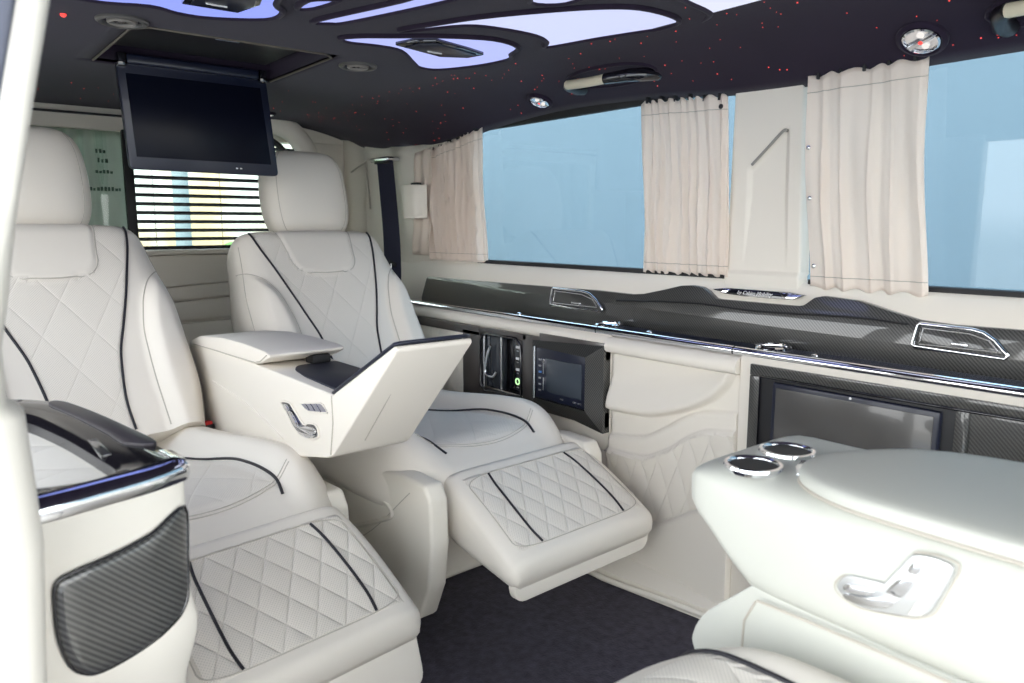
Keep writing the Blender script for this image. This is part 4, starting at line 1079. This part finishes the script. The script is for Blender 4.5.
RBT = [(-1.400, 0.580), (-1.305, 0.598), (-1.294, 0.596), (-1.276, 0.584), (-1.359, 0.570), (-1.380, 0.572)]
bt = prism('memory_buttons', RBT, 'XZ', YA - 0.0015, YA + .004, mat('button_grey', (0.22, 0.21, 0.24), 0.4), t, 0.001)
tube('button_rim', [(a, YA - .0015, b) for a, b in RBT], 0.0018, M['vinyl'], bt, closed=True, n=6)
for k in range(1, 4):
    u = k / 4
    a = Vector((-1.400 + .100 * u, YA - .002, 0.580 + .018 * u)); b = Vector((-1.380 + .104 * u, YA - .002, 0.570 + .014 * u))
    tube('divider', [a, b], 0.0012, M['satin'], bt, n=5)

# ================================================================== FRONT CONSOLE (between the rear-facing seats)
t = thing('center_console', (-0.25, 0.87, 0.0), 'large cream console in the right foreground with two chrome cup holders', 'console')
# cross sections along X, loop in (Y, Z)
def fsec(x, y0, y1, zb, zt, e=4.5, n=64, skew=0.0):
    ring = []
    for k in range(n):
        a = 2 * math.pi * k / n
        c = sgnpow(math.cos(a), 2 / e); s = sgnpow(math.sin(a), 2 / e)
        z = (zb + zt) / 2 + (zt - zb) / 2 * s
        y = (y0 + y1) / 2 + (y1 - y0) / 2 * c
        ring.append(Vector((x, y, z)))
    return ring
FX = [(-0.5625, .030), (-0.560, .018), (-0.552, .008), (-0.540, .002), (-0.52, 0), (-0.49, 0), (-0.46, 0), (-0.43, 0), (-0.39, 0), (-0.34, 0), (-0.28, 0), (-0.20, 0), (-0.10, 0), (0.05, 0), (0.15, 0)]
ZBOT = [(-0.565, 0.588), (-0.545, 0.570), (-0.52, 0.548), (-0.50, 0.528), (-0.475, 0.500), (-0.45, 0.49), (0.2, 0.49)]
ZTOP = [(-0.565, 0.625), (-0.55, 0.634), (-0.50, 0.638), (-0.40, 0.640), (0.2, 0.640)]
rings = [fsec(x - (.012 if x < -.45 else 0), 0.738 + ins + 0.004 * min(1, max(0, (-.4 - x) / .1)), 1.00 - ins, lerp_tab(ZBOT, x) + ins * .3, lerp_tab(ZTOP, x) - ins * .3, 5.5) for x, ins in FX]
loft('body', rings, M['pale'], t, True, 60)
# lower body
low = [(-0.470, 0.508), (-0.505, 0.475), (-0.535, 0.445), (-0.552, 0.412), (-0.548, 0.385), (-0.50, 0.30), (-0.46, 0.0), (0.15, 0.0), (0.15, 0.500), (-0.30, 0.500)]
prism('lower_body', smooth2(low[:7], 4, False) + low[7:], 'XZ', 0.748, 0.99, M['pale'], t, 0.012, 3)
tube('body_seam', [(x, 0.7355, z) for x, z in ((-0.455, .4985), (-0.40, .500), (-0.30, .501), (-0.1, .500))], 0.0018, M['seam'], t, n=6)
tube('lower_seam', [(-0.464, 0.7472, 0.49), (-0.478, 0.7472, 0.46), (-0.48, 0.7472, 0.40)], 0.0014, M['seam'], t, n=5)
# arm rest lid: rounded plan, soft dome
LIDP = [(-0.452, 0.822), (-0.440, 0.786), (-0.410, 0.757), (-0.36, 0.738), (-0.28, 0.733), (-0.10, 0.735), (0.14, 0.74), (0.14, 1.0), (-0.10, 1.012), (-0.28, 1.005), (-0.38, 0.970), (-0.432, 0.905), (-0.450, 0.862)]
lp2 = smooth2(LIDP, 4)
cx_ = -0.16; cy_ = 0.87
rg = []
for sc_, z in ((0.985, 0.636), (1.0, 0.640), (1.003, 0.646), (0.995, 0.652), (0.97, 0.655), (0.90, 0.6575), (0.75, 0.660), (0.5, 0.662), (0.25, 0.663), (0.02, 0.663)):
    rg.append([Vector((cx_ + (a - cx_) * sc_, cy_ + (b - cy_) * sc_, z)) for a, b in lp2])
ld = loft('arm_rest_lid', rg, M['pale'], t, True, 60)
tube('lid_gap', [(a, b, 0.6385) for a, b in lp2], 0.0022, M['seam'], ld, closed=True, n=6)
prism('lid_catch', [(-0.462, 0.845), (-0.452, 0.815), (-0.434, 0.788), (-0.446, 0.790), (-0.462, 0.815), (-0.470, 0.842)], 'XY', 0.638, 0.6435, M['chrome'], t, 0.001)
for c in ((-0.499, 0.783), (-0.505, 0.868)):
    cp_ = lathe('cup_holder', [(0.0335, -0.002), (0.0355, 0.003), (0.0345, 0.006), (0.0305, 0.0065), (0.0285, 0.004), (0.028, -0.001)], (*c, 0.638), M['chrome'], t, n=44)
    lathe('well', [(0.0283, 0.0035), (0.027, 0.0022), (0.014, 0.0018), (0.0005, 0.0016)], (*c, 0.638), M['matte'], cp_, n=32)
FYA = 0.7385
FC = [(-0.361, 0.553), (-0.356, 0.564), (-0.346, 0.570), (-0.317, 0.574), (-0.312, 0.577), (-0.293, 0.608), (-0.287, 0.614), (-0.272, 0.617), (-0.258, 0.616), (-0.254, 0.613), (-0.255, 0.603), (-0.264, 0.577), (-0.270, 0.563), (-0.281, 0.554), (-0.295, 0.549), (-0.334, 0.541), (-0.353, 0.545)]
fp = prism('seat_switch', smooth2(FC, 3), 'XZ', FYA - 0.003, FYA + .004, mat('silver_plate', (0.72, 0.73, 0.73), 0.3, metal=0.6), t, 0.0008)
tube('switch_rim', [(a, FYA - .0018, b) for a, b in smooth2(FC, 3)], 0.0013, M['satin'], fp, closed=True, n=6)
tube('switch_seam', [((a + .306) * 1.09 - .306, FYA - .0002, (b - .578) * 1.09 + .578) for a, b in smooth2(FC, 3)], 0.001, M['seam'], fp, closed=True, n=6)
for pts in ([(-0.353, 0.558), (-0.347, 0.563), (-0.325, 0.566), (-0.322, 0.563), (-0.328, 0.558), (-0.349, 0.553)], [(-0.353, 0.550), (-0.328, 0.556), (-0.308, 0.565), (-0.301, 0.562), (-0.303, 0.557), (-0.314, 0.550), (-0.342, 0.544)], [(-0.309, 0.571), (-0.298, 0.587), (-0.285, 0.591), (-0.288, 0.580), (-0.296, 0.568), (-0.307, 0.568)], [(-0.291, 0.598), (-0.287, 0.608), (-0.280, 0.610), (-0.280, 0.602), (-0.284, 0.597)]):
    prism('switch_key', smooth2(pts, 3), 'XZ', FYA - 0.0085, FYA - .002, M['chrome'], fp, 0.0015, 2)
for pts in ([(-0.270, 0.614), (-0.256, 0.613), (-0.259, 0.602), (-0.272, 0.601)], [(-0.271, 0.599), (-0.259, 0.601), (-0.263, 0.588), (-0.276, 0.585)], [(-0.276, 0.584), (-0.263, 0.587), (-0.269, 0.572), (-0.282, 0.568)], [(-0.283, 0.567), (-0.270, 0.569), (-0.277, 0.556), (-0.289, 0.552)]):
    kb = prism('memory_button', pts, 'XZ', FYA - 0.0042, FYA - .002, M['vinyl'], fp, 0.0006)

# ================================================================== FRONT SEAT CUSHION (rear-facing, only its front edge is in view)
t = thing('rear_facing_seat', (-0.20, 0.46, 0.0), 'cream rear-facing seat at the bottom edge, its cushion just in view before the console', 'seat')
FX0, FX1 = -0.546, 0.12
def fcw(x):
    s = (-0.30 - x) / (-0.30 - FX0)
    return 0.262 * (1.0 if s <= 0 else max(0.0, 1 - s ** 2.6) ** (1 / 2.2))
def fct(y, x):
    w = max(fcw(x), 1e-4); q = min(1, abs(y) / w)
    s = (-0.42 - x) / (-0.42 - FX0); fr = 1.0 if s <= 0 else max(0.0, 1 - s ** 2.2) ** .5
    z = 0.34 + 0.138 * fr * max(0.0, 1 - q ** 6) ** (1 / 2.4)
    return z + 0.018 * sst(.13, .20, abs(y)) * sst(1.0, .82, q) * sst(FX0, -.38, x)
xsn = [FX0 + 0.0005 + 0.13 * (1 - math.cos(k / 24 * math.pi / 2)) for k in range(25)]
xsn += [xsn[-1] + (FX1 - xsn[-1]) * k / 40 for k in range(1, 41)]
rings = []; uv = []; at = []
for x in xsn:
    w = fcw(x); ring = []
    for k in range(91):
        s = math.sin((k / 90 - .5) * math.pi); s = .6 * s + .4 * (2 * k / 90 - 1); y = s * w
        ring.append(Vector((x, 0.485 + y, fct(y, x)))); uv.append((y, x)); at.append(1.0 if abs(y) < .15 and x > -.47 else 0.0)
    for k in range(1, 24):
        s = math.cos(k / 24 * math.pi); y = s * w
        ring.append(Vector((x, 0.485 + y, 0.33 - 0.07 * max(0.0, 1 - abs(s) ** 6) ** (1 / 2.4)))); uv.append((y, x)); at.append(0.0)
    rings.append(ring)
cu2 = loft('seat_cushion', rings, M['quilt_cush'], t, True, 80, uv, at)
for s in (-1, 1):
    tube('piping', [Vector((x, 0.485 + s * .155 * (1 + .25 * (x + .45)), fct(.155, x) + .001)) for x in [-0.515 + 0.5 * i / 40 for i in range(41)]], 0.0032, M['piping'], cu2, n=8)
box('seat_base', (-0.46, 0.10, 0.26, 0.66, 0.0, 0.30), M['plastic'], t, 0.03, 3)

# ================================================================== NEAR SIDE LEDGE
t = thing('door_side_ledge', (-0.95, 0.10, 0.2), 'cream side ledge at lower left with gloss black top and carbon fibre plate', 'side panel')
front = [(-0.812, -0.10), (-0.822, 0.0), (-0.838, 0.087), (-0.851, 0.138), (-0.865, 0.189), (-0.880, 0.222), (-0.892, 0.232), (-0.915, 0.231)]
plan = front + [(-1.00, 0.218), (-1.10, 0.203), (-1.10, -0.10)]
rings = []
for z, sx, oy in ((0.05, 0.02, -0.030), (0.30, 0.015, -0.020), (0.40, 0.008, -0.010), (0.425, 0.004, -0.003), (0.45, 0.0, 0.003), (0.47, -0.002, 0.004), (0.50, 0.0, -0.002), (0.55, 0.0, -0.002), (0.60, 0.0, -0.001), (0.638, 0.0, -0.001), (0.644, 0.004, -0.004)):
    rings.append([Vector((a - sx, b + oy * (1 if b > .1 else 0.3), z)) for a, b in smooth2(plan, 4)])
loft('body', rings, M['door'], t, True, 60)
# the ledge top: gloss frame around a quilted well, running back along the seat
outer = [(-0.836, 0.020), (-0.838, 0.087), (-0.851, 0.138), (-0.865, 0.189), (-0.880, 0.222), (-0.897, 0.233), (-0.936, 0.228), (-1.066, 0.213), (-1.19, 0.194), (-1.29, 0.172), (-1.335, 0.150), (-1.375, 0.115), (-1.39, 0.06), (-1.39, -0.02), (-1.2, -0.06), (-1.0, -0.06), (-0.86, -0.05)]
inner = [(-0.888, 0.020), (-0.884, 0.075), (-0.874, 0.105), (-0.872, 0.130), (-0.885, 0.155), (-0.906, 0.163), (-0.961, 0.157), (-1.04, 0.147), (-1.102, 0.137), (-1.20, 0.116), (-1.24, 0.095), (-1.26, 0.06), (-1.27, 0.03), (-1.26, -0.01), (-1.15, -0.03), (-1.0, -0.03), (-0.90, -0.02)]
oo = smooth2(outer, 5); ii = smooth2(inner, 5)
rg = []
for pts_o, f, z in ((oo, 0, 0.644), (oo, 0, 0.660), (oo, 0.06, 0.664), (oo, 0.35, 0.6655), (oo, 0.9, 0.664), (oo, 1.0, 0.660), (oo, 1.0, 0.640)):
    rg.append([Vector((a + (c - a) * f, b + (d - b) * f, z)) for (a, b), (c, d) in zip(oo, ii)])
loft('gloss_top', rg, mat('dark_lacquer', (0.010, 0.009, 0.012), 0.08, spec=0.4), t, False, 50)
wl = grid('quilted_well', lambda a, b: (-0.87 - 0.42 * a, -0.05 + 0.215 * b, 0.646), 10, 10, M['quilt_cush'], t, 80, uvfn=lambda a, b: (.42 * a, .22 * b), atfn=lambda a, b: 1.0)
# raised dark arm pad on the frame
pad = [(-0.965, 0.222), (-1.066, 0.2105), (-1.19, 0.191), (-1.285, 0.169), (-1.285, 0.150), (-1.19, 0.166), (-1.066, 0.183), (-0.985, 0.192)]
prism('dark_inlay', smooth2(pad, 4), 'XY', 0.663, 0.669, mat('brushed_dark', (0.045, 0.040, 0.046), 0.35, spec=0.3), t, 0.002)
box('air_grille', (-1.04, -0.955, 0.1585, 0.170, 0.660, 0.6657), M['carbon'], t, 0.001)
# chrome nose
rg = []
cl = [Vector(p) for p in catmull([(p[0], p[1], 0) for p in front[1:] + [(-0.935, 0.229)]], 6)]
rg = []
for i, p in enumerate(cl):
    d = (cl[min(i + 1, len(cl) - 1)] - cl[max(i - 1, 0)]).normalized(); nn = Vector((d.y, -d.x, 0)) * 1.0
    if nn.x < 0 and i < 20: nn = -nn
    rg.append([p + nn * o + Vector((0, 0, z)) for o, z in ((0.000, 0.640), (0.005, 0.641), (0.007, 0.648), (0.006, 0.656), (0.002, 0.663), (-0.008, 0.666), (-0.014, 0.666), (-0.010, 0.650))])
loft('chrome_nose', rg, M['chrome'], t, True, 60)
# carbon plate let into the end face
PL = [(0.089, 0.575), (0.086, 0.549), (0.087, 0.515), (0.094, 0.485), (0.106, 0.469), (0.124, 0.462), (0.165, 0.466), (0.202, 0.478), (0.217, 0.490), (0.224, 0.510), (0.227, 0.553), (0.227, 0.609), (0.184, 0.593), (0.143, 0.585), (0.106, 0.581)]
fx_tab = sorted([(b, a) for a, b in front[:7]])
def face_x(y):
    for (a, b), (c, d) in zip(fx_tab, fx_tab[1:]):
        if y <= c: return b + (d - b) * (y - a) / (c - a)
    return fx_tab[-1][1]
def plfn(a, b, d): return Vector((face_x(min(a, .2315)) + d, a, b))
pl2 = smooth2(PL, 4); pc = (0.155, 0.53)
rg = []
for sc_, d in ((1.0, -0.004), (1.0, 0.002), (0.985, 0.0045), (0.95, 0.006), (0.85, 0.0075), (0.6, 0.0085), (0.3, 0.009), (0.02, 0.009)):
    rg.append([plfn(pc[0] + (a - pc[0]) * sc_, pc[1] + (b - pc[1]) * sc_, d) for a, b in pl2])
loft('carbon_plate', rg, carbon_mat('carbon_fibre_plate', 0.0019, 0.035, 0.115, True), t, True, 60)
tube('plate_rim', [plfn(a, b, 0.003) for a, b in pl2], 0.0022, M['gloss'], t, closed=True, n=8)

# door pillar at the far left, close to the lens
pil = []
for y, z in [(0.060, 0.0), (0.062, 0.40), (0.066, 0.55), (0.0735, 0.66), (0.072, 0.71), (0.069, 0.775), (0.0575, 0.785), (0.0570, 0.83), (0.0635, 0.865), (0.078, 0.951), (0.0955, 1.032), (0.114, 1.114), (0.140, 1.22), (0.165, 1.32), (0.18, 1.38)]:
    wdt = 0.021 if z > .9 else 0.021 + 0.12 * min(1, (0.9 - z) / .15)
    pil.append([Vector((-0.75 + a * 0.05, y - wdt / 2 + b * wdt / 2, z)) for a, b in [(sgnpow(math.cos(2 * math.pi * k / 24), .6), sgnpow(math.sin(2 * math.pi * k / 24), .6)) for k in range(24)]])
struct(loft('trim_27', pil, M['door'], None, True, 60), 'cream door pillar edge at the far left of the picture')
op = []
for y, z in [(0.020, 0.60), (0.035, 0.80), (0.045, 0.90), (0.0585, 0.951), (0.076, 1.032), (0.0945, 1.114), (0.120, 1.22), (0.16, 1.38)]:
    op.append([Vector((-0.765 + a * 0.02, y - 0.06 + b * 0.06, z)) for a, b in [(sgnpow(math.cos(2 * math.pi * k / 20), .5), sgnpow(math.sin(2 * math.pi * k / 20), .5)) for k in range(20)]])
struct(loft('trim_28', op, M['steel'], None, True, 60), 'blue grey door edge outside the cream pillar')
